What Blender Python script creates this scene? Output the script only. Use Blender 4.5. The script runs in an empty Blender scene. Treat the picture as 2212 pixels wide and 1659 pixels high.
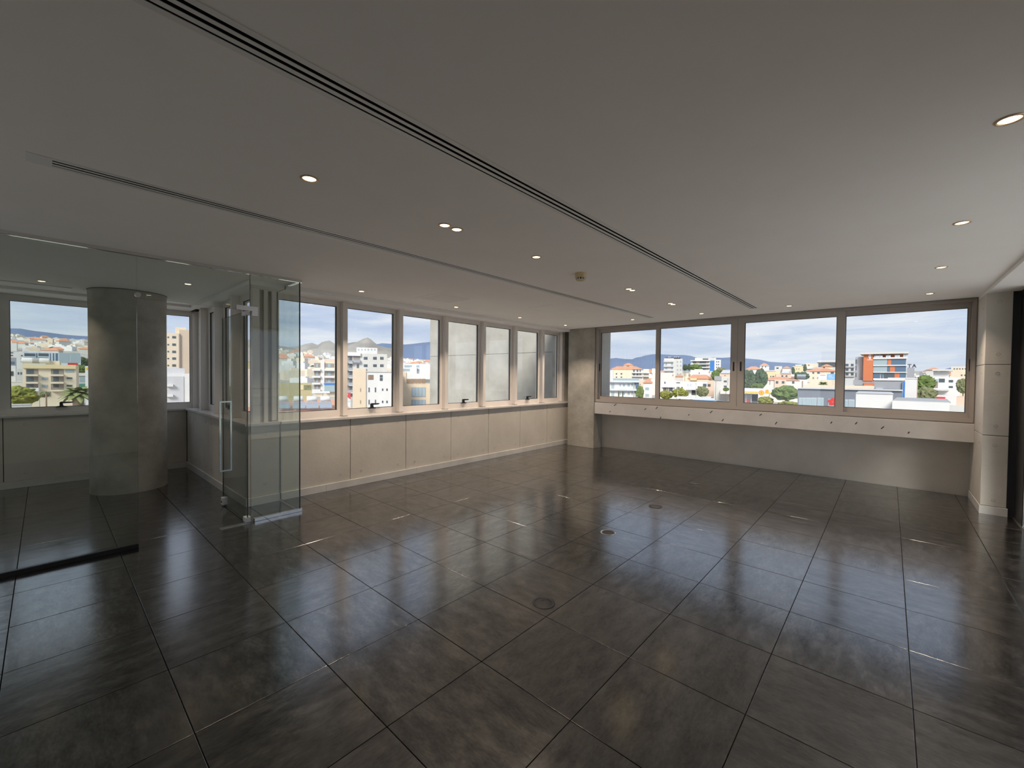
import bpy, bmesh, math, random
from mathutils import Vector, Matrix, noise as mnoise

random.seed(7)
scene = bpy.context.scene
COL = scene.collection

# ------------------------------------------------------------------ camera
CAM = Vector((-1.6353, -1.0806, 1.6163))
RGT = Vector((0.6685, -0.7437, 0.0099)).normalized()
FWD = Vector((0.7437, 0.6682, -0.0203)).normalized()
UPV = RGT.cross(FWD).normalized()
RGT = FWD.cross(UPV).normalized()
FPX = 907.12
cam_data = bpy.data.cameras.new('camera')
cam_data.sensor_fit = 'HORIZONTAL'
cam_data.sensor_width = 36.0
cam_data.lens = 36.0 * FPX / 2212.0
cam_data.clip_start = 0.05
cam_data.clip_end = 30000
cam = bpy.data.objects.new('camera', cam_data)
cam.matrix_world = Matrix(((RGT.x, UPV.x, -FWD.x, CAM.x), (RGT.y, UPV.y, -FWD.y, CAM.y), (RGT.z, UPV.z, -FWD.z, CAM.z), (0, 0, 0, 1)))
COL.objects.link(cam)
scene.camera = cam

# ------------------------------------------------------------------ colour management, bounces
scene.view_settings.view_transform = 'Standard'
scene.view_settings.look = 'None'
scene.view_settings.gamma = 1.0
scene.view_settings.use_curve_mapping = False
scene.view_settings.exposure = 0.08
scene.cycles.max_bounces = 12
scene.cycles.diffuse_bounces = 8
scene.cycles.glossy_bounces = 6
scene.cycles.transmission_bounces = 6
scene.cycles.transparent_max_bounces = 24
scene.cycles.sample_clamp_indirect = 8.0

# ------------------------------------------------------------------ world: thin layered cloud over a pale blue sky
world = bpy.data.worlds.new('overcast_sky')
scene.world = world
world.use_nodes = True
nt = world.node_tree
nt.nodes.clear()
wo = nt.nodes.new('ShaderNodeOutputWorld')
bg = nt.nodes.new('ShaderNodeBackground')
tc = nt.nodes.new('ShaderNodeTexCoord')
mp = nt.nodes.new('ShaderNodeMapping')
mp.inputs['Scale'].default_value = (1.5, 1.5, 11.0)
n1 = nt.nodes.new('ShaderNodeTexNoise')
n1.inputs['Scale'].default_value = 2.4
n1.inputs['Detail'].default_value = 8
n1.inputs['Roughness'].default_value = 0.60
n1.inputs['Distortion'].default_value = 0.35
rp = nt.nodes.new('ShaderNodeValToRGB')
rp.color_ramp.elements[0].position = 0.34
rp.color_ramp.elements[0].color = (0.44, 0.555, 0.79, 1)
rp.color_ramp.elements[1].position = 0.64
rp.color_ramp.elements[1].color = (0.84, 0.875, 0.94, 1)
e_mid = rp.color_ramp.elements.new(0.50)
e_mid.color = (0.60, 0.70, 0.885, 1)
sx = nt.nodes.new('ShaderNodeSeparateXYZ')
gm = nt.nodes.new('ShaderNodeMapRange')
gm.inputs['From Min'].default_value = 0.0
gm.inputs['From Max'].default_value = 0.16
gm.inputs['To Min'].default_value = 0.55
gm.inputs['To Max'].default_value = 0.0
mxc = nt.nodes.new('ShaderNodeMix')
mxc.data_type = 'RGBA'
mxc.inputs[7].default_value = (0.80, 0.85, 0.93, 1)
nt.links.new(tc.outputs['Generated'], mp.inputs['Vector'])
nt.links.new(mp.outputs['Vector'], n1.inputs['Vector'])
nt.links.new(n1.outputs['Fac'], rp.inputs['Fac'])
nt.links.new(tc.outputs['Generated'], sx.inputs['Vector'])
nt.links.new(sx.outputs['Z'], gm.inputs['Value'])
nt.links.new(gm.outputs['Result'], mxc.inputs[0])
nt.links.new(rp.outputs['Color'], mxc.inputs[6])
nt.links.new(mxc.outputs[2], bg.inputs['Color'])
bg.inputs['Strength'].default_value = 1.0
nt.links.new(bg.outputs['Background'], wo.inputs['Surface'])

# ------------------------------------------------------------------ hazy sun behind the camera
sun_data = bpy.data.lights.new('sun', 'SUN')
sun_data.energy = 4.2
sun_data.angle = math.radians(22)
sun_data.color = (1.0, 0.95, 0.87)
sun = bpy.data.objects.new('sun', sun_data)
sun.rotation_euler = Vector((0.80, 0.42, -0.62)).to_track_quat('-Z', 'Y').to_euler()
sun.location = (-30, -30, 40)
COL.objects.link(sun)


# ------------------------------------------------------------------ pixel helpers (a pixel gives a direction only)
def ray(u, v):
    return FWD + RGT * ((u - 1106.0) / FPX) + UPV * ((829.5 - v) / FPX)


def hdir(u, v=812):
    d = ray(u, v)
    return Vector((d.x, d.y, 0)).normalized()


# ------------------------------------------------------------------ materials
def mat(name, col, rough=0.6, metal=0.0, spec=0.5):
    m = bpy.data.materials.new(name)
    m.use_nodes = True
    b = m.node_tree.nodes['Principled BSDF']
    b.inputs['Base Color'].default_value = (*col, 1)
    b.inputs['Roughness'].default_value = rough
    b.inputs['Metallic'].default_value = metal
    b.inputs['Specular IOR Level'].default_value = spec
    return m


def noisy(name, c0, c1, scale=4.0, rough=0.7, detail=5, bump=0.0, stretch=(1, 1, 1), lo=0.3, hi=0.7, coord='pos', bscale=None, spec=0.4):
    m = mat(name, c0, rough, 0, spec)
    t = m.node_tree
    b = t.nodes['Principled BSDF']
    if coord == 'pos':
        src = t.nodes.new('ShaderNodeNewGeometry').outputs['Position']
    else:
        src = t.nodes.new('ShaderNodeTexCoord').outputs['Object']
    mpn = t.nodes.new('ShaderNodeMapping')
    mpn.inputs['Scale'].default_value = stretch
    t.links.new(src, mpn.inputs['Vector'])
    n = t.nodes.new('ShaderNodeTexNoise')
    n.inputs['Scale'].default_value = scale
    n.inputs['Detail'].default_value = detail
    n.inputs['Roughness'].default_value = 0.6
    t.links.new(mpn.outputs['Vector'], n.inputs['Vector'])
    r = t.nodes.new('ShaderNodeValToRGB')
    r.color_ramp.elements[0].position = lo
    r.color_ramp.elements[0].color = (*c0, 1)
    r.color_ramp.elements[1].position = hi
    r.color_ramp.elements[1].color = (*c1, 1)
    t.links.new(n.outputs['Fac'], r.inputs['Fac'])
    t.links.new(r.outputs['Color'], b.inputs['Base Color'])
    if bump:
        n2 = t.nodes.new('ShaderNodeTexNoise')
        n2.inputs['Scale'].default_value = bscale or scale * 12
        n2.inputs['Detail'].default_value = 4
        t.links.new(mpn.outputs['Vector'], n2.inputs['Vector'])
        bp = t.nodes.new('ShaderNodeBump')
        bp.inputs['Strength'].default_value = bump
        bp.inputs['Distance'].default_value = 0.01
        t.links.new(n2.outputs['Fac'], bp.inputs['Height'])
        t.links.new(bp.outputs['Normal'], b.inputs['Normal'])
    return m


def glass(name, tint, f0=0.045, rough=0.0):
    m = bpy.data.materials.new(name)
    m.use_nodes = True
    t = m.node_tree
    t.nodes.clear()
    o = t.nodes.new('ShaderNodeOutputMaterial')
    mx = t.nodes.new('ShaderNodeMixShader')
    tr = t.nodes.new('ShaderNodeBsdfTransparent')
    tr.inputs['Color'].default_value = (*tint, 1)
    gl = t.nodes.new('ShaderNodeBsdfGlossy')
    gl.inputs['Roughness'].default_value = rough
    lw = t.nodes.new('ShaderNodeLayerWeight')
    lw.inputs['Blend'].default_value = 0.5
    p = t.nodes.new('ShaderNodeMath')
    p.operation = 'POWER'
    p.inputs[1].default_value = 5.0
    q = t.nodes.new('ShaderNodeMath')
    q.operation = 'MULTIPLY_ADD'
    q.inputs[1].default_value = 1 - f0
    q.inputs[2].default_value = f0
    t.links.new(lw.outputs['Facing'], p.inputs[0])
    t.links.new(p.outputs[0], q.inputs[0])
    t.links.new(q.outputs[0], mx.inputs['Fac'])
    t.links.new(tr.outputs[0], mx.inputs[1])
    t.links.new(gl.outputs[0], mx.inputs[2])
    t.links.new(mx.outputs[0], o.inputs['Surface'])
    return m


def emit(name, col, s):
    m = bpy.data.materials.new(name)
    m.use_nodes = True
    t = m.node_tree
    t.nodes.clear()
    o = t.nodes.new('ShaderNodeOutputMaterial')
    e = t.nodes.new('ShaderNodeEmission')
    e.inputs['Color'].default_value = (*col, 1)
    e.inputs['Strength'].default_value = s
    t.links.new(e.outputs[0], o.inputs['Surface'])
    return m


def tile_material():
    m = mat('dark_mottled_porcelain', (0.03, 0.03, 0.03), 0.3, 0, 0.5)
    m.node_tree.nodes['Principled BSDF'].inputs['IOR'].default_value = 1.55
    m.node_tree.nodes['Principled BSDF'].inputs['Coat Weight'].default_value = 1.0
    m.node_tree.nodes['Principled BSDF'].inputs['Coat Roughness'].default_value = 0.16
    m.node_tree.nodes['Principled BSDF'].inputs['Coat IOR'].default_value = 2.2
    t = m.node_tree
    b = t.nodes['Principled BSDF']
    tcn = t.nodes.new('ShaderNodeTexCoord')
    oi = t.nodes.new('ShaderNodeObjectInfo')
    # quarter turn and shift of the print differ from tile to tile
    m4 = t.nodes.new('ShaderNodeMath'); m4.operation = 'MULTIPLY'; m4.inputs[1].default_value = 4.0
    fl = t.nodes.new('ShaderNodeMath'); fl.operation = 'FLOOR'
    an = t.nodes.new('ShaderNodeMath'); an.operation = 'MULTIPLY'; an.inputs[1].default_value = math.pi / 2
    t.links.new(oi.outputs['Random'], m4.inputs[0]); t.links.new(m4.outputs[0], fl.inputs[0]); t.links.new(fl.outputs[0], an.inputs[0])
    vr = t.nodes.new('ShaderNodeVectorRotate'); vr.rotation_type = 'Z_AXIS'
    t.links.new(tcn.outputs['Object'], vr.inputs['Vector']); t.links.new(an.outputs[0], vr.inputs['Angle'])
    sh = t.nodes.new('ShaderNodeMath'); sh.operation = 'MULTIPLY'; sh.inputs[1].default_value = 57.0
    t.links.new(oi.outputs['Random'], sh.inputs[0])
    ad = t.nodes.new('ShaderNodeVectorMath'); ad.operation = 'ADD'
    t.links.new(vr.outputs[0], ad.inputs[0]); t.links.new(sh.outputs[0], ad.inputs[1])
    mpn = t.nodes.new('ShaderNodeMapping'); mpn.inputs['Scale'].default_value = (1.0, 2.4, 1.0)
    t.links.new(ad.outputs[0], mpn.inputs['Vector'])
    na = t.nodes.new('ShaderNodeTexNoise'); na.inputs['Scale'].default_value = 5.5; na.inputs['Detail'].default_value = 9; na.inputs['Roughness'].default_value = 0.72
    nb = t.nodes.new('ShaderNodeTexNoise'); nb.inputs['Scale'].default_value = 38; nb.inputs['Detail'].default_value = 6; nb.inputs['Roughness'].default_value = 0.7
    t.links.new(mpn.outputs[0], na.inputs['Vector']); t.links.new(mpn.outputs[0], nb.inputs['Vector'])
    mxv = t.nodes.new('ShaderNodeMath'); mxv.operation = 'MULTIPLY_ADD'; mxv.inputs[1].default_value = 0.35
    sc = t.nodes.new('ShaderNodeMath'); sc.operation = 'MULTIPLY'; sc.inputs[1].default_value = 0.65
    t.links.new(na.outputs['Fac'], sc.inputs[0]); t.links.new(nb.outputs['Fac'], mxv.inputs[0]); t.links.new(sc.outputs[0], mxv.inputs[2])
    r = t.nodes.new('ShaderNodeValToRGB')
    e = r.color_ramp.elements
    e[0].position = 0.34; e[0].color = (0.004, 0.0036, 0.0033, 1)
    e[1].position = 0.70; e[1].color = (0.062, 0.053, 0.043, 1)
    e2 = r.color_ramp.elements.new(0.52); e2.color = (0.012, 0.0105, 0.009, 1)
    t.links.new(mxv.outputs[0], r.inputs['Fac'])
    t.links.new(r.outputs['Color'], b.inputs['Base Color'])
    rr = t.nodes.new('ShaderNodeMapRange')
    rr.inputs['From Min'].default_value = 0.3; rr.inputs['From Max'].default_value = 0.7
    rr.inputs['To Min'].default_value = 0.13; rr.inputs['To Max'].default_value = 0.23
    t.links.new(mxv.outputs[0], rr.inputs['Value']); t.links.new(rr.outputs[0], b.inputs['Roughness']); t.links.new(rr.outputs[0], b.inputs['Coat Roughness'])
    cw = t.nodes.new('ShaderNodeMapRange')
    cw.inputs['From Min'].default_value = 0.36; cw.inputs['From Max'].default_value = 0.62
    cw.inputs['To Min'].default_value = 0.40; cw.inputs['To Max'].default_value = 1.0
    t.links.new(mxv.outputs[0], cw.inputs['Value']); t.links.new(cw.outputs[0], b.inputs['Coat Weight'])
    bp = t.nodes.new('ShaderNodeBump'); bp.inputs['Strength'].default_value = 0.03; bp.inputs['Distance'].default_value = 0.004
    t.links.new(mxv.outputs[0], bp.inputs['Height']); t.links.new(bp.outputs['Normal'], b.inputs['Normal'])
    return m


MT = {}
MT['tile'] = tile_material()
MT['grout'] = mat('black_grout', (0.012, 0.012, 0.012), 0.8)
MT['ceiling'] = noisy('painted_ceiling', (0.84, 0.82, 0.80), (0.87, 0.85, 0.83), 2.0, 0.9, spec=0.2)
MT['concrete'] = noisy('fair_faced_concrete', (0.55, 0.515, 0.455), (0.66, 0.62, 0.555), 1.6, 0.75, 8, 0.12, bscale=26)
MT['rough_concrete'] = noisy('blotchy_concrete', (0.25, 0.235, 0.20), (0.47, 0.45, 0.40), 2.2, 0.8, 9, 0.3, bscale=18, lo=0.25, hi=0.7)
MT['out_concrete'] = noisy('weathered_concrete', (0.34, 0.325, 0.285), (0.50, 0.48, 0.435), 1.3, 0.8, 8, 0.2, bscale=14)
MT['ledge'] = noisy('marble_ledge', (0.50, 0.48, 0.46), (0.60, 0.58, 0.56), 2.5, 0.4, 8, 0.03)
MT['chip'] = mat('dark_chip', (0.05, 0.045, 0.04), 0.9)
MT['sill'] = noisy('white_marble_sill', (0.60, 0.58, 0.56), (0.72, 0.70, 0.69), 3.0, 0.16, 6)
MT['baseboard'] = noisy('marble_skirting', (0.55, 0.54, 0.51), (0.68, 0.67, 0.64), 3.0, 0.4, 6)
MT['alu'] = mat('champagne_aluminium', (0.76, 0.715, 0.67), 0.45, 0.0)
MT['alu_dark'] = mat('taupe_aluminium', (0.40, 0.36, 0.325), 0.45, 0.0)
MT['gasket'] = mat('black_gasket', (0.015, 0.015, 0.018), 0.6)
MT['black'] = mat('black_plastic', (0.012, 0.012, 0.013), 0.4)
MT['void'] = mat('black_plenum', (0.004, 0.004, 0.004), 0.95, 0, 0.05)
MT['white_metal'] = mat('white_powder_coat', (0.74, 0.74, 0.73), 0.45)
MT['steel'] = mat('brushed_steel', (0.62, 0.61, 0.60), 0.28, 1.0)
MT['chrome'] = mat('polished_steel', (0.78, 0.77, 0.75), 0.10, 1.0)
MT['pane'] = glass('window_glass', (0.975, 0.985, 0.985), 0.05)
MT['pglass'] = glass('partition_glass', (0.925, 0.955, 0.94), 0.05)
MT['gedge'] = mat('glass_edge', (0.02, 0.05, 0.045), 0.15)
MT['lens'] = emit('warm_lens', (1.0, 0.76, 0.40), 7.0)
MT['trim_ring'] = mat('satin_trim', (0.55, 0.40, 0.28), 0.35, 0.6)
MT['smoke'] = mat('yellowed_plastic', (0.60, 0.47, 0.26), 0.5)
MT['lid'] = mat('dark_outlet_lid', (0.018, 0.018, 0.019), 0.6)
MT['terrace'] = noisy('pale_paving', (0.76, 0.74, 0.70), (0.82, 0.80, 0.76), 1.5, 0.7)
MT['white_wall'] = mat('white_plaster', (0.78, 0.77, 0.75), 0.85)


# ------------------------------------------------------------------ object helpers
def link(o, parent=None):
    COL.objects.link(o)
    if parent is not None:
        o.parent = parent
    return o


def tag(o, label=None, cat=None, group=None, kind=None):
    if label:
        o['label'] = label
    if cat:
        o['category'] = cat
    if group:
        o['group'] = group
    if kind:
        o['kind'] = kind
    return o


def empty(name, loc, rz=0.0, parent=None):
    o = bpy.data.objects.new(name, None)
    o.empty_display_size = 0.2
    o.location = loc
    o.rotation_euler = (0, 0, rz)
    return link(o, parent)


def thing(name, label, cat, loc, rz=0.0, group=None):
    return tag(empty(name, loc, rz), label, cat, group)


def struct(name, loc=(0, 0, 0)):
    return tag(empty(name, loc), kind='structure')


CUBE = {}


def unit_cube(m):
    if m.name not in CUBE:
        me = bpy.data.meshes.new('block_' + m.name)
        v = [(x, y, z) for x in (-.5, .5) for y in (-.5, .5) for z in (-.5, .5)]
        f = [(0, 1, 3, 2), (4, 6, 7, 5), (0, 4, 5, 1), (2, 3, 7, 6), (0, 2, 6, 4), (1, 5, 7, 3)]
        me.from_pydata(v, [], f)
        me.materials.append(m)
        CUBE[m.name] = me
    return CUBE[m.name]


def base_of(p):
    """world location of an unrotated parent chain"""
    v = Vector((0, 0, 0))
    while p is not None:
        v = v + p.location
        p = p.parent
    return v


def block(name, x0, x1, y0, y1, z0, z1, m, parent=None, local=False):
    """a plain box sharing one mesh per material (small pieces); world coordinates unless local"""
    o = bpy.data.objects.new(name, unit_cube(m))
    c = Vector(((x0 + x1) / 2, (y0 + y1) / 2, (z0 + z1) / 2))
    if parent is not None and not local:
        c -= base_of(parent)
    o.location = c
    o.scale = (abs(x1 - x0), abs(y1 - y0), abs(z1 - z0))
    return link(o, parent)


def mesh_obj(name, verts, faces, mats, parent=None, origin=None, local=False, mi=None, smooth=False):
    me = bpy.data.meshes.new(name)
    org = Vector(origin) if origin is not None else Vector((0, 0, 0))
    me.from_pydata([tuple(Vector(v) - org) for v in verts], [], faces)
    for m in (mats if isinstance(mats, (list, tuple)) else [mats]):
        me.materials.append(m)
    if mi:
        for p, i in zip(me.polygons, mi):
            p.material_index = i
    bm = bmesh.new()
    bm.from_mesh(me)
    bmesh.ops.recalc_face_normals(bm, faces=bm.faces)
    bm.to_mesh(me)
    bm.free()
    if smooth:
        for p in me.polygons:
            p.use_smooth = True
    o = bpy.data.objects.new(name, me)
    o.location = org
    if parent is not None and not local:
        o.location = org - base_of(parent)
    return link(o, parent)


def box(name, x0, x1, y0, y1, z0, z1, m, parent=None, bevel=0.0, edge=None, thin=None, local=False):
    """a box with its own mesh, optionally bevelled; with edge+thin the four narrow sides take a second material"""
    bm = bmesh.new()
    bmesh.ops.create_cube(bm, size=1)
    c = Vector(((x0 + x1) / 2, (y0 + y1) / 2, (z0 + z1) / 2))
    s = Vector((x1 - x0, y1 - y0, z1 - z0))
    for v in bm.verts:
        v.co = Vector((v.co.x * s.x, v.co.y * s.y, v.co.z * s.z))
    if edge is not None:
        ax = {'x': 0, 'y': 1, 'z': 2}[thin]
        for f in bm.faces:
            f.material_index = 0 if abs(f.normal[ax]) > 0.5 else 1
    if bevel:
        bmesh.ops.bevel(bm, geom=bm.edges[:], offset=bevel, segments=2, affect='EDGES', profile=0.5)
    me = bpy.data.meshes.new(name)
    bm.to_mesh(me)
    bm.free()
    me.materials.append(m)
    if edge is not None:
        me.materials.append(edge)
    o = bpy.data.objects.new(name, me)
    o.location = c if (parent is None or local) else c - base_of(parent)
    return link(o, parent)


def ring(name, axis, a0, a1, z0, z1, wl, wr, wb, wt, d0, d1, m, parent):
    """a rectangular frame in one connected mesh; axis = the direction through the frame"""
    outer = [(a0, z0), (a1, z0), (a1, z1), (a0, z1)]
    inner = [(a0 + wl, z0 + wb), (a1 - wr, z0 + wb), (a1 - wr, z1 - wt), (a0 + wl, z1 - wt)]
    vs = []
    for d in (d0, d1):
        for a, z in outer + inner:
            vs.append((a, d, z) if axis == 'y' else (d, a, z))
    fs = []
    for k in range(4):
        n = (k + 1) % 4
        fs += [(k, n, 4 + n, 4 + k), (8 + k, 12 + k, 12 + n, 8 + n), (k, 8 + k, 8 + n, n), (4 + k, 4 + n, 12 + n, 12 + k)]
    c = Vector(((a0 + a1) / 2, (d0 + d1) / 2, z0)) if axis == 'y' else Vector(((d0 + d1) / 2, (a0 + a1) / 2, z0))
    return mesh_obj(name, vs, fs, m, parent, c)


def plate(name, xs, ys, keep, z0, z1, m, parent=None):
    """a horizontal slab on a grid of lines; keep(xc, yc) says which cells are solid"""
    xs = sorted(set(xs)); ys = sorted(set(ys))
    nx, ny = len(xs) - 1, len(ys) - 1
    solid = [[keep((xs[i] + xs[i + 1]) / 2, (ys[j] + ys[j + 1]) / 2) for j in range(ny)] for i in range(nx)]
    idx, vs, fs = {}, [], []

    def V(i, j, k):
        if (i, j, k) not in idx:
            idx[(i, j, k)] = len(vs)
            vs.append((xs[i], ys[j], (z0, z1)[k]))
        return idx[(i, j, k)]
    ok = lambda i, j: 0 <= i < nx and 0 <= j < ny and solid[i][j]
    for i in range(nx):
        for j in range(ny):
            if not solid[i][j]:
                continue
            fs.append((V(i, j, 0), V(i, j + 1, 0), V(i + 1, j + 1, 0), V(i + 1, j, 0)))
            fs.append((V(i, j, 1), V(i + 1, j, 1), V(i + 1, j + 1, 1), V(i, j + 1, 1)))
            if not ok(i - 1, j): fs.append((V(i, j, 0), V(i, j, 1), V(i, j + 1, 1), V(i, j + 1, 0)))
            if not ok(i + 1, j): fs.append((V(i + 1, j, 0), V(i + 1, j + 1, 0), V(i + 1, j + 1, 1), V(i + 1, j, 1)))
            if not ok(i, j - 1): fs.append((V(i, j, 0), V(i + 1, j, 0), V(i + 1, j, 1), V(i, j, 1)))
            if not ok(i, j + 1): fs.append((V(i, j + 1, 0), V(i, j + 1, 1), V(i + 1, j + 1, 1), V(i + 1, j + 1, 0)))
    return mesh_obj(name, vs, fs, m, parent)


def lathe(name, prof, seg, mats, parent=None, loc=(0, 0, 0), axis='z', mi=None, smooth=True, local=True):
    """surface of revolution of (r, h) points"""
    vs, fs, ids = [], [], []
    for r, h in prof:
        if r < 1e-6:
            ids.append([len(vs)]); vs.append((0, 0, h))
        else:
            ids.append(list(range(len(vs), len(vs) + seg)))
            vs += [(r * math.cos(2 * math.pi * k / seg), r * math.sin(2 * math.pi * k / seg), h) for k in range(seg)]
    mlist = []
    for q in range(len(prof) - 1):
        A, B = ids[q], ids[q + 1]
        for k in range(seg):
            n = (k + 1) % seg
            if len(A) == 1 and len(B) == 1:
                continue
            if len(A) == 1: f = (A[0], B[k], B[n])
            elif len(B) == 1: f = (A[k], B[0], A[n])
            else: f = (A[k], B[k], B[n], A[n])
            fs.append(f); mlist.append(mi[q] if mi else 0)
    if axis == 'x': vs = [(z, x, y) for x, y, z in vs]
    if axis == 'y': vs = [(x, z, y) for x, y, z in vs]
    o = mesh_obj(name, vs, fs, mats, None, None, mi=mlist, smooth=smooth)
    o.location = Vector(loc) if (parent is None or local) else Vector(loc) - base_of(parent)
    if parent is not None:
        o.parent = parent
    return o


def share(name, src, loc, parent=None, rot=None, scale=None):
    o = bpy.data.objects.new(name, src.data)
    o.location = loc
    if rot: o.rotation_euler = rot
    if scale: o.scale = scale
    return link(o, parent)


def prism(name, pts, axis, d0, d1, m, parent=None, edge=None):
    """a polygon pushed straight through from d0 to d1 along the axis"""
    n = len(pts)
    f3 = {'y': lambda a, b, d: (a, d, b), 'x': lambda a, b, d: (d, a, b), 'z': lambda a, b, d: (a, b, d)}[axis]
    vs = [f3(a, b, d0) for a, b in pts] + [f3(a, b, d1) for a, b in pts]
    fs = [tuple(range(n)), tuple(range(2 * n - 1, n - 1, -1))] + [(k, (k + 1) % n, n + (k + 1) % n, n + k) for k in range(n)]
    c = sum((Vector(v) for v in vs), Vector()) / len(vs)
    return mesh_obj(name, vs, fs, [m, edge] if edge else m, parent, c, mi=[0, 0] + [1] * n if edge else None)


def zring(name, x0, x1, y0, y1, wx0, wx1, wy0, wy1, z0, z1, m, parent):
    outer = [(x0, y0), (x1, y0), (x1, y1), (x0, y1)]
    inner = [(x0 + wx0, y0 + wy0), (x1 - wx1, y0 + wy0), (x1 - wx1, y1 - wy1), (x0 + wx0, y1 - wy1)]
    vs = [(a, b, d) for d in (z0, z1) for a, b in outer + inner]
    fs = []
    for k in range(4):
        n = (k + 1) % 4
        fs += [(k, n, 4 + n, 4 + k), (8 + k, 12 + k, 12 + n, 8 + n), (k, 8 + k, 8 + n, n), (4 + k, 4 + n, 12 + n, 12 + k)]
    return mesh_obj(name, vs, fs, m, parent, ((x0 + x1) / 2, (y0 + y1) / 2, z0))


ZC = 2.70            # ceiling height
T = 0.6              # tile pitch

# ================================================================== FLOOR
inside = lambda x, y: not (x > 0.2 and y > 4.85)
floor = plate('floor', (-5, 0.2, 7.3), (-2.4, 4.85, 8.3), inside, -0.30, -0.012, MT['grout'])
tag(floor, kind='structure')


def in_frame(x, y, z=0.0, mx=160):
    d = Vector((x, y, z)) - CAM
    w = d.dot(FWD)
    if w < 0.25:
        return False
    u, v = 1106 + FPX * d.dot(RGT) / w, 829.5 - FPX * d.dot(UPV) / w
    return -mx < u < 2212 + mx and v < 1659 + mx


tile0 = box('tile', -0.298, 0.298, -0.298, 0.298, -0.012, 0.0, MT['tile'], None, 0.0012)
tile_me = tile0.data
for c in tile_me.vertices:
    c.co.z -= 0.006
bpy.data.objects.remove(tile0)
for i in range(-8, 12):
    for j in range(-4, 14):
        x0, y0 = i * T, j * T
        if x0 + T > 7.25 or y0 + T > 8.5:
            continue
        if x0 > 0.1 and y0 > 4.6:
            continue
        if y0 > 8.0 or x0 > 6.95:
            continue
        if not any(in_frame(x0 + a * T, y0 + b * T) for a in (0, .5, 1) for b in (0, .5, 1)):
            continue
        t = bpy.data.objects.new('tile', tile_me)
        t.location = (x0 + T / 2, y0 + T / 2, random.uniform(-0.0004, 0.0))
        link(t, floor)

# ================================================================== CEILING with slots for the diffusers
DIFF = [(-4.6, 5.80, 0.441, 0.583), (-1.69, 5.84, 2.115, 2.257), (-4.6, -1.34, 4.112, 4.254)]
xs = [-5, -0.04, 6.52] + [v for d in DIFF for v in (d[0] + 0.03, d[1] - 0.03)]
ys = [-1.93, 4.475, 7.38] + [v for d in DIFF for v in (d[2] + 0.025, d[3] - 0.025)]


def ceil_keep(x, y):
    if x > -0.04 and y > 4.475:
        return False
    return not any(d[0] + 0.03 < x < d[1] - 0.03 and d[2] + 0.025 < y < d[3] - 0.025 for d in DIFF)


ceiling = tag(plate('ceiling', xs, ys, ceil_keep, ZC, ZC + 0.06, MT['ceiling']), kind='structure')
# lowered margins of the ceiling along the window walls
box('downstand', -0.04, 6.56, 4.475, 4.84, 2.65, 2.80, MT['ceiling'], ceiling, 0.004)
box('downstand', -5, 7.3, -2.6, -1.93, 2.66, 2.80, MT['ceiling'], ceiling, 0.004)
box('downstand', -5, 0.05, 7.38, 7.95, 2.665, 2.80, MT['ceiling'], ceiling, 0.004)
box('downstand', -0.04, 0.16, 4.84, 7.40, 2.655, 2.80, MT['ceiling'], ceiling, 0.004)
roof = plate('ceiling_roof_slab', (-6.4, 0.35, 7.26), (-3.5, -2.3, 5.05, 8.2), lambda x, y: not (x > 0.35 and y > 5.05), 2.80, 3.15, MT['out_concrete'])  # overhang past the terrace glazing is added to keep sun off the floor
tag(roof, kind='structure')


def hole(parent, x, y, z, face, r=0.018):
    """a formwork tie hole: a shallow cone sunk behind a thin rim"""
    global HOLE
    if 'HOLE' not in globals():
        h = lathe('tie_hole', [(1.15, 0.0), (1.0, 0.10), (0.75, -0.25), (0.0, -0.45)], 14, [MT['concrete'], MT['chip']], None, mi=[0, 1, 1])
        HOLE = h.data
        bpy.data.objects.remove(h)
    o = bpy.data.objects.new('tie_hole', HOLE)
    o.scale = (r, r, r)
    o.rotation_euler = {'-y': (math.pi / 2, 0, 0), '-x': (0, -math.pi / 2, 0), '+y': (-math.pi / 2, 0, 0)}[face]
    o.location = Vector((x, y, z)) - base_of(parent)
    return link(o, parent)


# ================================================================== LEFT WALL: panelled parapet under a band of windows
wl = struct('wall_left', (3.4, 4.65, 0))
core = box('core', 0.0, 7.2, 4.672, 4.95, 0, 0.985, MT['gasket'], wl)
seams = [-0.02] + [0.357 + 0.93 * k for k in range(7)] + [6.88]
for a, b in zip(seams[:-1], seams[1:]):
    p = box('panel', a + 0.004, b - 0.004, 4.65, 4.69, 0.10, 0.974, MT['concrete'], wl, 0.003)
    if b - a > 0.6:
        for hx in (a + 0.165, b - 0.15):
            for hz in (0.198, 0.874):
                hole(p, hx, 4.65, hz, '-y')
    else:
        for hz in (0.25, 0.86):
            hole(p, a + 0.2, 4.65, hz, '-y')
box('lintel', 0.30, 7.2, 4.84, 5.05, 2.66, 2.82, MT['out_concrete'], wl)
box('end_wall', 6.66, 7.2, 4.70, 5.05, 0.985, 2.82, MT['rough_concrete'], wl)
bb = struct('baseboard_left', (3.4, 4.64, 0))
for a, b in ((-0.035, 0.93), (0.93, 2.42), (2.42, 4.30), (4.30, 5.55), (5.55, 6.88)):
    box('skirting_length', a + 0.0008, b - 0.0008, 4.632, 4.672, 0, 0.098, MT['baseboard'], bb, 0.002)

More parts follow.
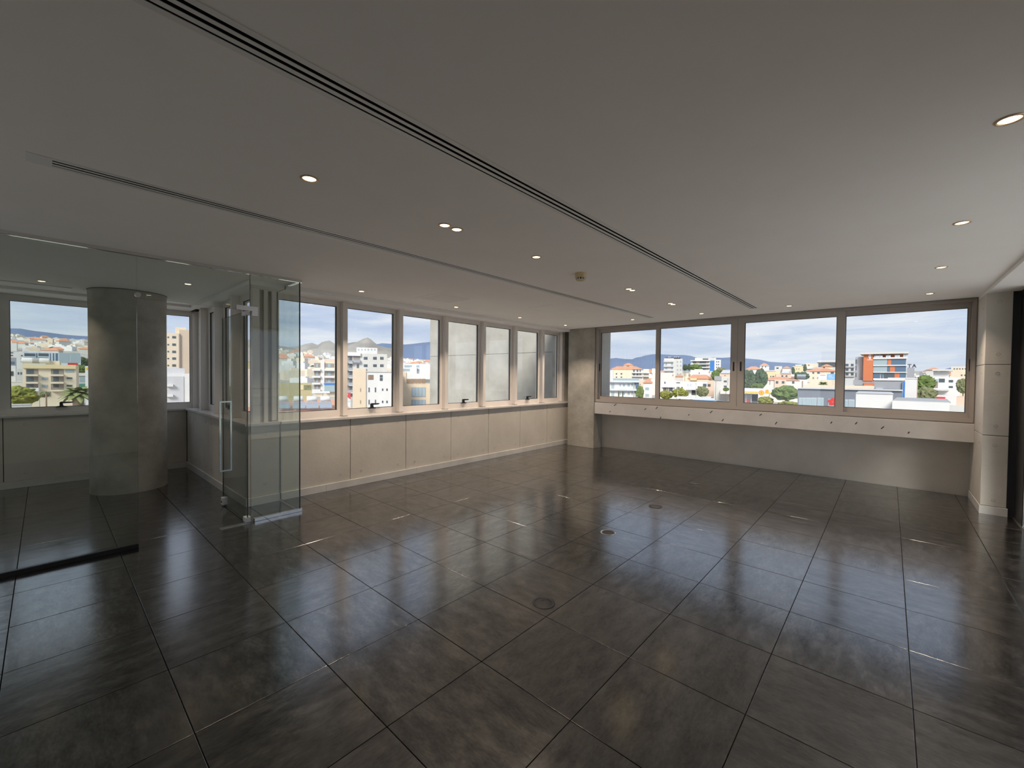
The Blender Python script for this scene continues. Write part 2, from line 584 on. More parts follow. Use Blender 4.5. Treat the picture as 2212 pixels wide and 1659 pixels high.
# parapet of the recess behind the glass room
wa = struct('wall_recess_side', (0.1, 6.2, 0))
box('core', 0.0, 0.30, 4.96, 7.82, 0, 0.985, MT['gasket'], wa)
for a, b in ((4.672, 5.47), (5.47, 6.40), (6.40, 7.33), (7.33, 7.80)):
    p = box('panel', -0.02, 0.012, a + 0.004, b - 0.004, 0.10, 0.974, MT['concrete'], wa, 0.003)
    for hy in ((a + 0.15, b - 0.15) if b - a > 0.6 else (a + 0.2,)):
        for hz in (0.2, 0.87):
            hole(p, -0.02, hy, hz, '-x')
box('lintel', 0.16, 0.40, 4.84, 7.95, 2.66, 2.82, MT['out_concrete'], wa)
box('skirting', -0.036, 0.0, 4.66, 7.80, 0, 0.098, MT['baseboard'], wa, 0.002)
wb = struct('wall_recess_back', (-2, 7.82, 0))
for a, b in ((-5.0, -2.95), (-2.95, -2.02), (-2.02, -1.09), (-1.09, -0.02)):
    p = box('panel', a + 0.004, b - 0.004, 7.82, 7.86, 0.10, 0.974, MT['concrete'], wb, 0.003)
    for hx in (a + 0.2, b - 0.15):
        for hz in (0.2, 0.87):
            hole(p, hx, 7.82, hz, '-y')
box('core', -5.0, 0.3, 7.842, 8.15, 0, 0.985, MT['gasket'], wb)
box('lintel', -5.0, 0.4, 7.95, 8.2, 2.66, 2.82, MT['out_concrete'], wb)
box('skirting', -5.0, -0.03, 7.80, 7.842, 0, 0.098, MT['baseboard'], wb, 0.002)

sill = plate('trim_1', (-5, -0.045, 0.34, 7.0), (4.618, 4.97, 7.79, 8.05),
             lambda x, y: (y < 4.97 and x > -0.045) or (-0.045 < x < 0.34) or (y > 7.79 and x < 0.34), 0.974, 1.002, MT['sill'])
tag(sill, kind='structure')

WIN = [0]


def window(cx, cy):
    WIN[0] += 1
    return struct('window_%d' % WIN[0], (cx, cy, 1.0))


def lever(w, axis, a, d, z):
    """black friction-hinge handle: foot on the sash, stem and lever in one piece"""
    pts = [(-0.055, 0), (0.055, 0), (0.055, 0.012), (0.02, 0.02), (0.014, 0.055), (0.10, 0.058), (0.118, 0.066), (0.118, 0.076), (-0.005, 0.080), (-0.02, 0.068), (-0.02, 0.02), (-0.055, 0.012)]
    if axis == 'y':
        prism('handle', [(a + p, z + q) for p, q in pts], 'y', d - 0.035, d, MT['black'], w)
    else:
        prism('handle', [(a - p, z + q) for p, q in pts], 'x', d - 0.035, d, MT['black'], w)


def casement(axis, a0, a1, d, handle=False, sill_z=1.002, top=2.668, wl_=0.045, wr_=0.045):
    """fixed or hung light: sash ring, black gasket ring, pane"""
    w = window((a0 + a1) / 2, d) if axis == 'y' else window(d, (a0 + a1) / 2)
    ring('sash', axis, a0, a1, sill_z, top, wl_, wr_, 0.093, 0.086, d, d + 0.07, MT['alu'], w)
    g0, g1, h0, h1 = a0 + wl_, a1 - wr_, sill_z + 0.093, top - 0.086
    ring('gasket', axis, g0, g1, h0, h1, 0.007, 0.007, 0.007, 0.007, d + 0.022, d + 0.042, MT['gasket'], w)
    if axis == 'y':
        box('pane', g0 + 0.004, g1 - 0.004, d + 0.028, d + 0.036, h0 + 0.004, h1 - 0.004, MT['pane'], w)
    else:
        box('pane', d + 0.028, d + 0.036, g0 + 0.004, g1 - 0.004, h0 + 0.004, h1 - 0.004, MT['pane'], w)
    if handle:
        lever(w, axis, (a0 + a1) / 2 - 0.005, d, sill_z + 0.088)
    return w


YF = 4.83
xm = [0.325 + 0.93 * k for k in range(7)] + [6.655]
for k in range(7):
    casement('y', xm[k] + 0.034, xm[k + 1] - 0.034, YF, handle=k in (1, 3, 5))
for k, x in enumerate(xm):
    box('mullion', x - 0.034, x + 0.034, 4.74, 4.925, 1.002, 2.668, MT['alu'], wl, 0.002)
    box('mullion_foot', x - 0.036, x + 0.036, 4.737, 4.93, 1.001, 1.017, MT['alu_dark'], wl)
# posts at the outer corner of the recess
box('corner_post', 0.06, 0.14, 4.70, 4.80, 1.002, 2.66, MT['alu'], wa, 0.002)
box('corner_infill', 0.14, 0.20, 4.76, 4.92, 1.002, 2.66, MT['alu_dark'], wa)
box('corner_post', 0.20, 0.245, 4.74, 4.92, 1.002, 2.66, MT['alu'], wa, 0.002)
box('corner_infill', 0.245, 0.292, 4.77, 4.92, 1.002, 2.66, MT['alu_dark'], wa)
ybay = [4.80, 5.50, 6.35, 7.20, 7.86]
for k in range(4):
    casement('x', ybay[k] + (0.065 if k else 0.0), ybay[k + 1], 0.15, handle=k == 1)
for y in ybay[1:4]:
    box('mullion', 0.05, 0.215, y, y + 0.066, 1.002, 2.66, MT['alu'], wa, 0.002)
box('corner_post', 0.10, 0.26, 7.86, 7.99, 1.002, 2.668, MT['alu'], wb, 0.002)
xb = [0.10, -0.94, -2.0, -3.06, -4.1, -5.0]
for k in range(5):
    casement('y', xb[k + 1] + 0.012, xb[k] - 0.012, 7.92, handle=k == 1, wl_=0.035, wr_=0.035)
for x in xb[1:5]:
    box('mullion', x - 0.012, x + 0.012, 7.915, 8.0, 1.002, 2.668, MT['alu'], wb)

# ================================================================== RIGHT (FAR) WALL: ledge, knee wall, sliding windows
wr = struct('wall_right', (7.0, 0.94, 0))
box('knee_wall', 6.92, 7.2, -1.95, 3.83, 0, 0.80, MT['concrete'], wr)
box('lintel', 6.60, 7.26, -2.6, 3.83, 2.745, 2.82, MT['out_concrete'], wr)
ledge = tag(box('trim_2', 6.57, 7.30, -1.93, 3.81, 0.785, 1.035, MT['ledge'], None, 0.004), kind='structure')
for cy, cz, ln, an in ((3.30, 1.005, 0.07, 1.0), (2.62, 0.955, 0.05, 0.9), (2.38, 0.995, 0.06, 0.7), (1.35, 0.98, 0.06, 0.8), (1.15, 0.845, 0.05, 0.6), (3.42, 0.85, 0.035, 0.8), (2.30, 0.80, 0.05, 0.5),
                       (0.55, 0.985, 0.045, 0.9), (0.32, 0.86, 0.05, 0.5), (-0.42, 0.93, 0.035, 0.5), (-0.72, 0.945, 0.04, 0.6), (-1.02, 0.905, 0.05, 0.7), (-1.30, 0.86, 0.03, 0.6), (1.75, 0.90, 0.03, 0.8)):
    c = block('chip', -0.001, 0.001, -0.007, 0.007, -ln / 2, ln / 2, MT['chip'], ledge, local=True)
    c.location = Vector((6.5695, cy, cz)) - ledge.location
    c.rotation_euler = (an, 0, 0)

wc = struct('wall_corner', (6.9, 4.16, 0))
box('pillar', 6.55, 6.742, 3.81, 4.51, 0, 2.80, MT['rough_concrete'], wc, 0.004)
box('outer_pillar', 6.742, 7.256, 3.81, 4.51, -8.0, 2.80, MT['out_concrete'], wc)
box('return', 6.88, 7.256, 4.51, 4.72, 0, 2.80, MT['rough_concrete'], wc)
for hy, hz in ((4.36, 0.50), (3.95, 0.46), (4.33, 0.27), (4.02, 0.22), (4.28, 1.32), (3.93, 1.30), (4.10, 2.10), (4.35, 2.35), (3.95, 1.95)):
    hole(wc, 6.55, hy, hz, '-x', 0.015)

we = struct('wall_end', (6.4, -2.1, 0))
box('core', 5.956, 7.256, -2.5, -1.936, 0, 2.75, MT['gasket'], we)
for z0, z1 in ((0.105, 0.951), (0.957, 1.80), (1.806, 2.665)):
    box('pour', 5.95, 7.256, -2.14, -1.93, z0, z1, MT['concrete'], we, 0.004)
box('skirting', 5.942, 6.90, -2.15, -1.922, 0, 0.10, MT['baseboard'], we, 0.002)
for hz in (0.18, 0.84, 1.07, 1.70, 1.93, 2.55):
    hole(we, 5.95, -2.035, hz, '-x', 0.018)
for hz in (0.84, 1.07, 1.70, 1.93, 2.5):
    hole(we, 6.15, -1.93, hz, '+y', 0.012)
box('set_back', 6.02, 7.256, -2.6, -2.14, 0, 2.75, MT['rough_concrete'], we)

wf = window(6.66, 0.94)
ring('outer_frame', 'x', -1.93, 3.81, 1.036, 2.745, 0.05, 0.05, 0.062, 0.082, 6.60, 6.74, MT['alu_dark'], wf)
ring('track_rail', 'x', -1.92, 3.80, 1.05, 2.70, 0.03, 0.03, 0.055, 0.03, 6.585, 6.60, MT['alu_dark'], wf)


def slider(y0, y1, x, sl, sr, slots):
    """one sliding light; y0 < y1, sl = stile at the low-y side"""
    w = window(x, (y0 + y1) / 2)
    ring('sash', 'x', y0, y1, 1.098, 2.665, sl, sr, 0.076, 0.08, x, x + 0.042, MT['alu_dark'], w)
    ring('gasket', 'x', y0 + sl, y1 - sr, 1.174, 2.585, 0.006, 0.006, 0.006, 0.006, x + 0.003, x + 0.035, MT['gasket'], w)
    box('pane', x + 0.018, x + 0.026, y0 + sl + 0.003, y1 - sr - 0.003, 1.178, 2.581, MT['pane'], w)
    for sy in slots:
        box('finger_slot', x - 0.004, x + 0.004, sy - 0.013, sy + 0.013, 1.735, 1.90, MT['black'], w, 0.0039)


slider(2.375, 3.765, 6.665, 0.06, 0.045, (3.745,))
slider(0.945, 2.44, 6.612, 0.105, 0.085, (1.000,))
slider(-0.545, 0.94, 6.612, 0.09, 0.11, (0.885,))
slider(-1.915, -0.46, 6.665, 0.065, 0.10, (-1.885,))
box('interlock', 6.605, 6.668, -0.555, -0.462, 1.10, 2.66, MT['alu_dark'], wf)

# ================================================================== SIDE GLAZING towards the terrace, back wall with an added glazed opening
gz = struct('wall_terrace_glazing', (1, -2.22, 0))
px = 5.54
k = 0
while px > 1.2:
    box('pane', px - 1.50, px - 0.006, -2.226, -2.214, 0.02, 2.66, MT['pane'], gz, 0, MT['gedge'], 'y')
    px -= 1.5
box('wall_panel', -5.0, 1.03, -2.36, -2.20, 0, 2.66, MT['concrete'], gz)
box('floor_track', 1.03, 5.95, -2.25, -2.19, -0.01, 0.012, MT['steel'], gz)
box('jamb', 5.56, 6.02, -2.30, -2.20, 0, 2.66, MT['black'], gz)
box('jamb_edge', 5.545, 5.56, -2.235, -2.205, 0, 2.66, MT['steel'], gz)
tag(plate('floor_terrace', (-14, -5.06, 7.4), (-9.0, -2.26, 8.3), lambda x, y: x < -5.06 or y < -2.26, -0.30, -0.03, MT['terrace']), kind='structure')  # the stretch behind the back wall is added along with its opening
wbk = struct('wall_back', (-5.1, 2.9, 0))
box('wall_panel', -5.2, -5.0, -2.4, 0.88, -0.2, 2.82, MT['white_wall'], wbk)
box('wall_panel', -5.2, -5.0, 4.0, 8.2, -0.2, 2.82, MT['white_wall'], wbk)
for k in range(2):
    box('pane', -5.006, -4.994, 0.89 + 1.555 * k, 0.89 + 1.555 * k + 1.549, 0.02, 2.66, MT['pane'], wbk, 0, MT['gedge'], 'x')  # unseen glazed opening, added to light the room from behind the camera
box('added_opening_header', -5.06, -4.94, 0.88, 4.0, 2.66, 2.82, MT['white_metal'], wbk)
rl = thing('terrace_railing', 'white horizontal railing at the outer edge of the terrace', 'railing', (1, -8.9, -0.03))
for z in (0.35, 0.65, 1.0):
    block('rail', -14, 7.4, -8.92, -8.88, z, z + 0.03, MT['steel'], rl)
for k in range(9):
    block('post', -13.8 + 2.6 * k, -13.76 + 2.6 * k, -8.92, -8.88, -0.03, 1.0, MT['white_metal'], rl)

# ================================================================== round column
colm = thing('concrete_column', 'thick round bare concrete column behind the glass partition', 'column', (-0.848, 6.78, 0))
lathe('shaft', [(0.404, 0.0), (0.404, 2.50)], 64, MT['rough_concrete'], colm)
lathe('collar', [(0.404, 2.498), (0.407, 2.505), (0.408, 2.70)], 64, MT['rough_concrete'], colm)
lathe('shadow_joint', [(0.412, 2.692), (0.414, 2.70)], 64, MT['gasket'], colm)

# ================================================================== glass partition and door
wp = struct('wall_partition', (-1.0, 4.03, 0))
box('pane', -2.60, -1.07, 4.024, 4.036, 0.020, 2.672, MT['pglass'], wp, 0, MT['gedge'], 'y')
box('pane', -4.98, -2.606, 4.024, 4.036, 0.020, 2.672, MT['pglass'], wp, 0, MT['gedge'], 'y')
box('transom_pane', -1.066, -0.160, 4.024, 4.036, 2.285, 2.672, MT['pglass'], wp, 0, MT['gedge'], 'y')
box('pane', -0.156, 0.356, 4.024, 4.036, 0.020, 2.672, MT['pglass'], wp, 0, MT['gedge'], 'y')
prism('return_pane', [(4.038, 0.02), (4.630, 0.02), (4.630, 0.10), (4.648, 0.10), (4.648, 0.972), (4.616, 0.972), (4.616, 1.004), (4.738, 1.004), (4.738, 2.648), (4.473, 2.648), (4.473, 2.672), (4.038, 2.672)], 'x', 0.346, 0.358, MT['pglass'], wp, MT['gedge'])
box('floor_channel', -4.98, -1.07, 4.012, 4.048, 0.0, 0.040, MT['black'], wp, 0.002)  # steel channel; the dark reflection on it is put into its colour
box('floor_channel', -0.125, 0.372, 4.012, 4.048, 0.0, 0.036, MT['chrome'], wp, 0.002)
box('ceiling_channel', -4.98, 0.374, 4.012, 4.048, 2.668, 2.70, MT['chrome'], wp, 0.002)
box('ceiling_channel', 0.334, 0.372, 4.048, 4.47, 2.672, 2.70, MT['chrome'], wp, 0.002)
prism('patch_fitting', [(-0.29, 2.328), (-0.09, 2.328), (-0.09, 2.228), (-0.146, 2.228), (-0.146, 2.280), (-0.29, 2.280)], 'y', 4.006, 4.054, MT['steel'], wp)
lathe('patch_fitting', [(0, -0.016), (0.022, -0.016), (0.022, 0.016), (0, 0.016)], 20, MT['steel'], wp, (-1.062, 4.03, 2.318), 'y', smooth=False, local=False)

dr = struct('door_1', (-0.178, 4.03, 0))
box('leaf', -0.192, -0.180, 4.032, 4.955, 0.012, 2.272, MT['pglass'], dr, 0, MT['gedge'], 'x')
ring('pull_handle', 'y', -0.252, -0.124, 0.43, 1.275, 0.017, 0.017, 0.017, 0.017, 4.832, 4.849, MT['chrome'], dr)
lk = box('lock_patch', -0.213, -0.160, 4.875, 4.957, 0.012, 0.100, MT['white_metal'], dr, 0.006)
lathe('key_cylinder', [(0, -0.004), (0.013, -0.004), (0.013, 0.004), (0, 0.004)], 14, MT['black'], lk, (-0.028, -0.006, -0.006), 'x', smooth=False)
box('pivot_patch', -0.208, -0.152, 4.028, 4.120, 0.004, 0.058, MT['white_metal'], dr, 0.006)
box('top_pivot_patch', -0.206, -0.158, 4.030, 4.150, 2.232, 2.276, MT['white_metal'], dr, 0.004)
fp = box('floor_spring_plate', -0.435, -0.165, 3.996, 4.066, 0.0, 0.004, MT['steel'], dr, 0.001)
for q in (-0.06,):
    lathe('screw', [(0.008, 0), (0.007, 0.002), (0, 0.0022)], 10, MT['chrome'], fp, (q, 0, 0.002))

# ================================================================== ceiling fittings
DN = ['black linear slot diffuser running the length of the room near its middle',
      'black linear slot diffuser ending in a white cap, running towards the corner',
      'linear slot diffuser on the ceiling of the glass room']
for (x0, x1, y0, y1), lab in zip(DIFF, DN):
    d = thing('linear_diffuser', lab, 'air diffuser', ((x0 + x1) / 2, (y0 + y1) / 2, ZC))
    capw = 0.09 if x0 > -2 else 0.03
    zring('flange', x0, x1, y0, y1, capw, 0.03, 0.027, 0.027, ZC - 0.0025, ZC - 0.0005, MT['white_metal'], d)
    block('plenum', x0 + 0.03, x1 - 0.03, y0 + 0.025, y1 - 0.025, ZC + 0.0005, ZC + 0.06, MT['void'], ceiling)
    w = (y1 - y0)
    for a, b in ((0.046, 0.064), (0.083, 0.104)):
        block('slot_bar', x0 + 0.03, x1 - 0.03, y0 + a, y0 + b, ZC - 0.0022, ZC - 0.0005, MT['white_metal'], d)
d = thing('slot_diffuser', 'thin dark slot along the ceiling in front of the recess windows', 'air diffuser', (-3, 6.88, ZC))
zring('flange', -5.0, -1.38, 6.850, 6.910, 0.01, 0.01, 0.012, 0.012, ZC - 0.004, ZC, MT['white_metal'], d)
block('slot', -4.99, -1.39, 6.863, 6.897, ZC - 0.002, ZC, MT['void'], d)

hp = thing('ceiling_hatch', 'pale square access panel set in the ceiling near the left windows', 'access panel', (2.17, 3.62, ZC))
zring('frame', 1.87, 2.47, 3.31, 3.93, 0.05, 0.05, 0.05, 0.05, ZC - 0.003, ZC, MT['ceiling'], hp)
block('panel', 1.92, 2.42, 3.36, 3.88, ZC - 0.0015, ZC, mat('grille_cloth', (0.79, 0.775, 0.755), 0.9), hp)
hp = thing('ceiling_hatch', 'faint flush access panel in the ceiling close to the corner pillar', 'access panel', (4.0, 3.0, ZC))
zring('frame', 3.55, 4.45, 2.75, 3.25, 0.012, 0.012, 0.012, 0.012, ZC - 0.002, ZC, MT['ceiling'], hp)
block('panel', 3.565, 4.435, 2.765, 3.235, ZC - 0.001, ZC, MT['ceiling'], hp)

LIGHTS = []
ORD = ['nearest the', 'second from the', 'third from the', 'fourth from the']
for q, x in enumerate((1.148, 2.763, 4.314, 5.80)):
    LIGHTS.append((x, 4.085, 'small lit downlight in the row along the left windows, %s glass partition' % ORD[q], 'downlights along the left windows'))
for q, y in enumerate((2.565, 1.315, 0.06, -1.435)):
    LIGHTS.append((5.825, y, 'small lit downlight in the row before the sliding windows, %s concrete corner pillar' % ORD[q], 'downlights before the sliding windows'))
for q, x in enumerate((4.15, 2.60, 1.053)):
    LIGHTS.append((x, -1.43, 'small lit downlight in the row beside the terrace glazing, %s sliding windows' % ORD[q + 1], 'downlights beside the terrace glazing'))
LIGHTS.append((-0.642, 1.342, 'single warm downlight between the two slot diffusers, nearest the glass partition', None))
LIGHTS.append((1.374, 1.340, 'single warm downlight between the two slot diffusers, next to the smoke detector', None))
for pair, lab in (((0.312, 0.426), 'warm downlight of the close pair on the glass partition side of the room'), ((3.198, 3.299), 'warm downlight of the middle close pair past the smoke detector'), ((4.531, 4.631), 'warm downlight of the close pair nearest the sliding windows')):
    for x in pair:
        LIGHTS.append((x, 1.34, lab, lab.replace('downlight', 'downlights')))
LIGHTS.append((-1.65, 6.557, 'warm downlight in the glass room beside the round column', None))
LIGHTS.append((0.0 - 0.45, 5.35, 'warm downlight in the glass room above the open door', None))
for k, (x, y, lab, grp) in enumerate(LIGHTS):
    t = thing('downlight', lab, 'downlight', (x, y, ZC), 0, grp)
    if k == 0:
        r0 = lathe('trim_ring', [(0.034, 0.0), (0.036, -0.005), (0.046, -0.004), (0.048, 0.0)], 28, MT['trim_ring'], t)
        l0 = lathe('lens', [(0.0, -0.0025), (0.030, -0.0025), (0.0345, 0.0)], 28, MT['lens'], t)
    else:
        share('trim_ring', r0, (0, 0, 0), t)
        share('lens', l0, (0, 0, 0), t)
    ld = bpy.data.lights.new('downlight_beam', 'AREA')
    ld.shape = 'DISK'
    ld.size = 0.06
    ld.energy = 2.5 if y > 4.5 else 15.0 if y > 4 else 9.5 if x > 5.5 else 8.0 if y < 0 else 5.0
    ld.color = (1.0, 0.80, 0.62)
    ld.spread = math.radians(98 if (y > 4 or x > 5.5) else 85)
    lo = bpy.data.objects.new('beam', ld)
    lo.location = (0, 0, -0.012)
    link(lo, t)

sm = thing('smoke_detector', 'yellowed round smoke detector hanging from the ceiling between downlights', 'smoke detector', (2.143, 1.36, ZC))
lathe('base', [(0.062, 0.0), (0.062, -0.012), (0.058, -0.045), (0.05, -0.052)], 32, MT['smoke'], sm)
lathe('chamber', [(0.036, -0.050), (0.036, -0.072), (0.0, -0.072)], 24, MT['black'], sm)
lathe('cap', [(0.046, -0.066), (0.044, -0.076), (0.03, -0.081), (0.0, -0.082)], 24, MT['smoke'], sm)
for q in range(10):
    a = q * math.pi / 5
    f = block('rib', -0.004, 0.004, 0.036, 0.050, -0.072, -0.048, MT['white_metal'], sm, local=True)
    f.location = Vector((-0.043 * math.sin(a), 0.043 * math.cos(a), -0.060))
    f.rotation_euler = (0, 0, a)

# ================================================================== floor outlets
for (x, y, lab, ringm) in ((0.726, 0.716, 'closed black round floor outlet with a cable notch, at the darkest tiles', 'lid'), (2.256, 1.054, 'round floor outlet with a bright open steel ring', 'chrome'),
                           (3.446, 1.057, 'grey round floor outlet with a thin dark rim, past the steel ringed one', 'lid'), (4.978, 1.093, 'round floor outlet closest to the ledge under the sliding windows', 'lid')):
    t = thing('floor_outlet', lab, 'floor outlet', (x, y, 0))
    lathe('rim', [(0.080, 0.0), (0.079, 0.004), (0.064, 0.0045), (0.062, 0.001)], 36, MT[ringm], t)
    lathe('lid', [(0.0, 0.0030), (0.058, 0.0030), (0.062, 0.0010)], 36, MT['lid'], t)
    pts = [(0.018 + 0.040 * math.cos(a), 0.040 * math.sin(a)) for a in [math.radians(q) for q in range(-80, 81, 16)]] + [(0.018 + 0.026 * math.cos(a), 0.026 * math.sin(a)) for a in [math.radians(q) for q in range(80, -81, -16)]]
    n = prism('cable_notch', pts, 'z', 0.0028, 0.0042, MT['black'], None)
    n.parent = t
    n.rotation_euler = (0, 0, 0.4)
#CITY

# ================================================================== OUTSIDE: concrete wing wall beside the left windows
ww = struct('wall_wing', (7.08, 7.6, 0))
for z0, z1 in ((-8.0, 2.215), (2.222, 6.0)):
    box('pour', 6.90, 7.256, 5.05, 10.25, z0, z1, MT['out_concrete'], ww, 0.006)
box('joint_core', 6.92, 7.24, 5.06, 10.23, 2.20, 2.24, MT['chip'], ww)
for y in (5.3, 6.2, 7.4, 8.6, 9.9):
    for q in range(8):
        hole(ww, 6.90, y, 0.6 + 0.3 * q, '-x', 0.014)

# ------------------------------------------------------------------ city materials
C_ = {}
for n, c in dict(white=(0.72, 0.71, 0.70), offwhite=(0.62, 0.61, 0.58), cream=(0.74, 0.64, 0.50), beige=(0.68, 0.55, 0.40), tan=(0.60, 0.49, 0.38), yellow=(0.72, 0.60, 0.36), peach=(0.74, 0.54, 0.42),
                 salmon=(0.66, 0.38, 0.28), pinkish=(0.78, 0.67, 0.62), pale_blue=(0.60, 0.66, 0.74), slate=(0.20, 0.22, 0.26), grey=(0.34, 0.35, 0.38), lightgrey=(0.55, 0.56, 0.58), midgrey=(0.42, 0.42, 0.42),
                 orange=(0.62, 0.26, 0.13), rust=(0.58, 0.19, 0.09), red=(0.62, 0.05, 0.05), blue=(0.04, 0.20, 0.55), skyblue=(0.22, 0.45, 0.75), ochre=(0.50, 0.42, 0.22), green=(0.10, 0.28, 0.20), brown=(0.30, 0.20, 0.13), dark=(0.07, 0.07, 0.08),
                 sun_yellow=(0.85, 0.50, 0.03), shade=(0.30, 0.26, 0.23)).items():  # shade: shadow inside loggias and recesses, painted as flat patches on the fronts
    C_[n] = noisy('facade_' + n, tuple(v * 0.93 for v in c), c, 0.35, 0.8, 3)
C_['glass'] = mat('facade_glass', (0.09, 0.11, 0.13), 0.12)
C_['glass_blue'] = mat('facade_blue_glass', (0.10, 0.16, 0.24), 0.10)
C_['glass_pale'] = mat('facade_pale_glass', (0.34, 0.42, 0.46), 0.15)
C_['rooftile'] = noisy('terracotta_roof', (0.58, 0.26, 0.15), (0.70, 0.36, 0.22), 1.2, 0.8, 4)
C_['solar'] = mat('solar_collector', (0.27, 0.32, 0.38), 0.2)
C_['asphalt'] = noisy('asphalt', (0.20, 0.20, 0.20), (0.28, 0.27, 0.26), 0.1, 0.9, 4)
C_['ground'] = noisy('town_ground', (0.30, 0.28, 0.23), (0.52, 0.48, 0.41), 0.02, 0.95, 6)
C_['leaf'] = noisy('foliage', (0.045, 0.085, 0.02), (0.19, 0.25, 0.07), 1.3, 0.8, 6)
C_['leaf_yellow'] = noisy('yellow_foliage', (0.09, 0.11, 0.02), (0.34, 0.33, 0.06), 1.3, 0.8, 6)
C_['leaf_olive'] = noisy('olive_foliage', (0.10, 0.11, 0.05), (0.27, 0.28, 0.14), 1.5, 0.8, 6)
C_['leaf_pine'] = noisy('pine_foliage', (0.025, 0.05, 0.025), (0.10, 0.14, 0.07), 1.2, 0.8, 6)
C_['leaf_palm'] = noisy('palm_foliage', (0.16, 0.20, 0.07), (0.34, 0.36, 0.16), 2.0, 0.7, 4)
C_['bark'] = mat('bark', (0.20, 0.15, 0.10), 0.9)
C_['paint_white'] = mat('car_white', (0.75, 0.75, 0.75), 0.2)
C_['paint_silver'] = mat('car_silver', (0.50, 0.52, 0.55), 0.25, 0.4)
C_['paint_red'] = mat('car_red', (0.45, 0.03, 0.03), 0.2)
C_['rubber'] = mat('tyre', (0.02, 0.02, 0.02), 0.8)
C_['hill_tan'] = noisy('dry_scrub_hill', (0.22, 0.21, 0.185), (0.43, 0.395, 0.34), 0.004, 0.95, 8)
C_['haze_blue'] = noisy('mountain_haze_tint', (0.13, 0.18, 0.28), (0.16, 0.215, 0.33), 0.001, 0.95, 6)  # blue of the distant haze painted into the mountains' base colour


def slope(az):
    return 0.02 + 0.042 * max(0.0, min(1.0, (az - 32) / 40.0))


def ground_z(az, d):
    return -8.0 + slope(az) * max(0.0, min(d, 2600) - 240)


def az_of(v):
    return math.degrees(math.atan2(v.y, v.x))


# terrain
vs, fs = [], []
AZ = [-60 + 5 * k for k in range(46)]
DD = [4, 60, 120, 240, 400, 700, 1100, 1700, 2600, 4500, 9000]
for a in AZ:
    for d in DD:
        vs.append((CAM.x + d * math.cos(math.radians(a)), CAM.y + d * math.sin(math.radians(a)), ground_z(a, d)))
for i in range(len(AZ) - 1):
    for j in range(len(DD) - 1):
        k = i * len(DD) + j
        fs.append((k, k + 1, k + 1 + len(DD), k + len(DD)))
tag(mesh_obj('ground', vs, fs, C_['ground']), kind='structure')


def mountain(name, label, pts, D, m, amp=0.0):
    """a ridge whose crest follows the photographed skyline; front and back slopes run down to the plain"""
    us = []
    for (ua, va), (ub, vb) in zip(pts[:-1], pts[1:]):
        n = max(1, int((ub - ua) / 12))
        us += [(ua + (ub - ua) * k / n, va + (vb - va) * k / n) for k in range(n)]
    us.append(pts[-1])
    cols = []
    for u, v in us:
        d = ray(u, v)
        h = math.hypot(d.x, d.y)
        top = CAM.z + d.z / h * D
        hd = Vector((d.x, d.y, 0)) / h
        col = []
        for t in (0.0, 0.2, 0.4, 0.6, 0.8, 0.92, 1.0, 1.15, 1.4):
            dist = D * (0.70 + 0.30 * t)
            f = t * t * (3 - 2 * t) if t < 1 else max(0.0, 1 - (t - 1) * 2.2)
            p = CAM + hd * dist
            z = -30 + (top + 30) * f
            if 0 < t < 1:
                z += amp * (top + 30) * f * mnoise.noise(Vector((p.x / D * 22, p.y / D * 22, 3.1)))
            col.append((p.x, p.y, z))
        cols.append(col)
    n = len(cols[0])
    vs = [v for c in cols for v in c]
    fs = [(i * n + j, i * n + j + 1, (i + 1) * n + j + 1, (i + 1) * n + j) for i in range(len(cols) - 1) for j in range(n - 1)]
    o = mesh_obj(name, vs, fs, m, smooth=True)
    return tag(o, label, 'mountain')


mountain('horizon_mountain', 'long blue mountain ridge seen through the windows behind the round column', [(-260, 726), (-120, 716), (0, 711), (45, 711), (75, 715), (110, 719), (140, 723), (190, 727), (260, 735), (340, 744), (430, 752)], 9000, C_['haze_blue'], 0.05)
mountain('horizon_hill', 'dry brown hillside dotted with houses below the long blue ridge', [(-260, 722), (-80, 722), (0, 725), (25, 729), (60, 733), (100, 737), (150, 738), (190, 742), (300, 744), (420, 742), (520, 740), (590, 745), (640, 752)], 2600, C_['hill_tan'], 0.25)
mountain('horizon_hill', 'bare tan peak with a pale scarp above the white flats', [(560, 756), (640, 748), (660, 745), (674, 745), (686, 749), (695, 744), (712, 741), (728, 744), (748, 742), (765, 739), (785, 738), (794, 736.5), (801, 739), (809, 744), (818, 749), (850, 756)], 4200, C_['hill_tan'], 0.25)
mountain('horizon_mountain', 'low blue ridge right of the bare tan peak', [(780, 752), (806, 746), (826, 742), (850, 744), (875, 745), (900, 742), (928, 739), (965, 735), (1010, 736), (1060, 744), (1120, 756)], 8200, C_['haze_blue'], 0.05)
mountain('horizon_mountain', 'broad rounded blue mountain beyond the sliding windows', [(1240, 786), (1318, 775), (1330, 773.5), (1350, 775.5), (1366, 776), (1374, 772.5), (1384, 771), (1394, 768), (1405, 766), (1417, 765), (1440, 766), (1462, 767.5), (1478, 768), (1492, 769.5), (1504, 772.5), (1516, 776), (1540, 782)], 8000, C_['haze_blue'], 0.05)
mountain('horizon_mountain', 'low blue ridge falling away behind the building with the blue banner', [(1490, 782), (1515, 776), (1540, 772), (1562, 773.5), (1577, 773), (1592, 774), (1615, 774.5), (1640, 777), (1662, 781.5), (1685, 783), (1705, 784), (1724, 786), (1770, 792), (1830, 800), (1960, 808), (2030, 800), (2062, 793), (2100, 793), (2200, 800), (2400, 820)], 14000, C_['haze_blue'], 0.05)


USED = []


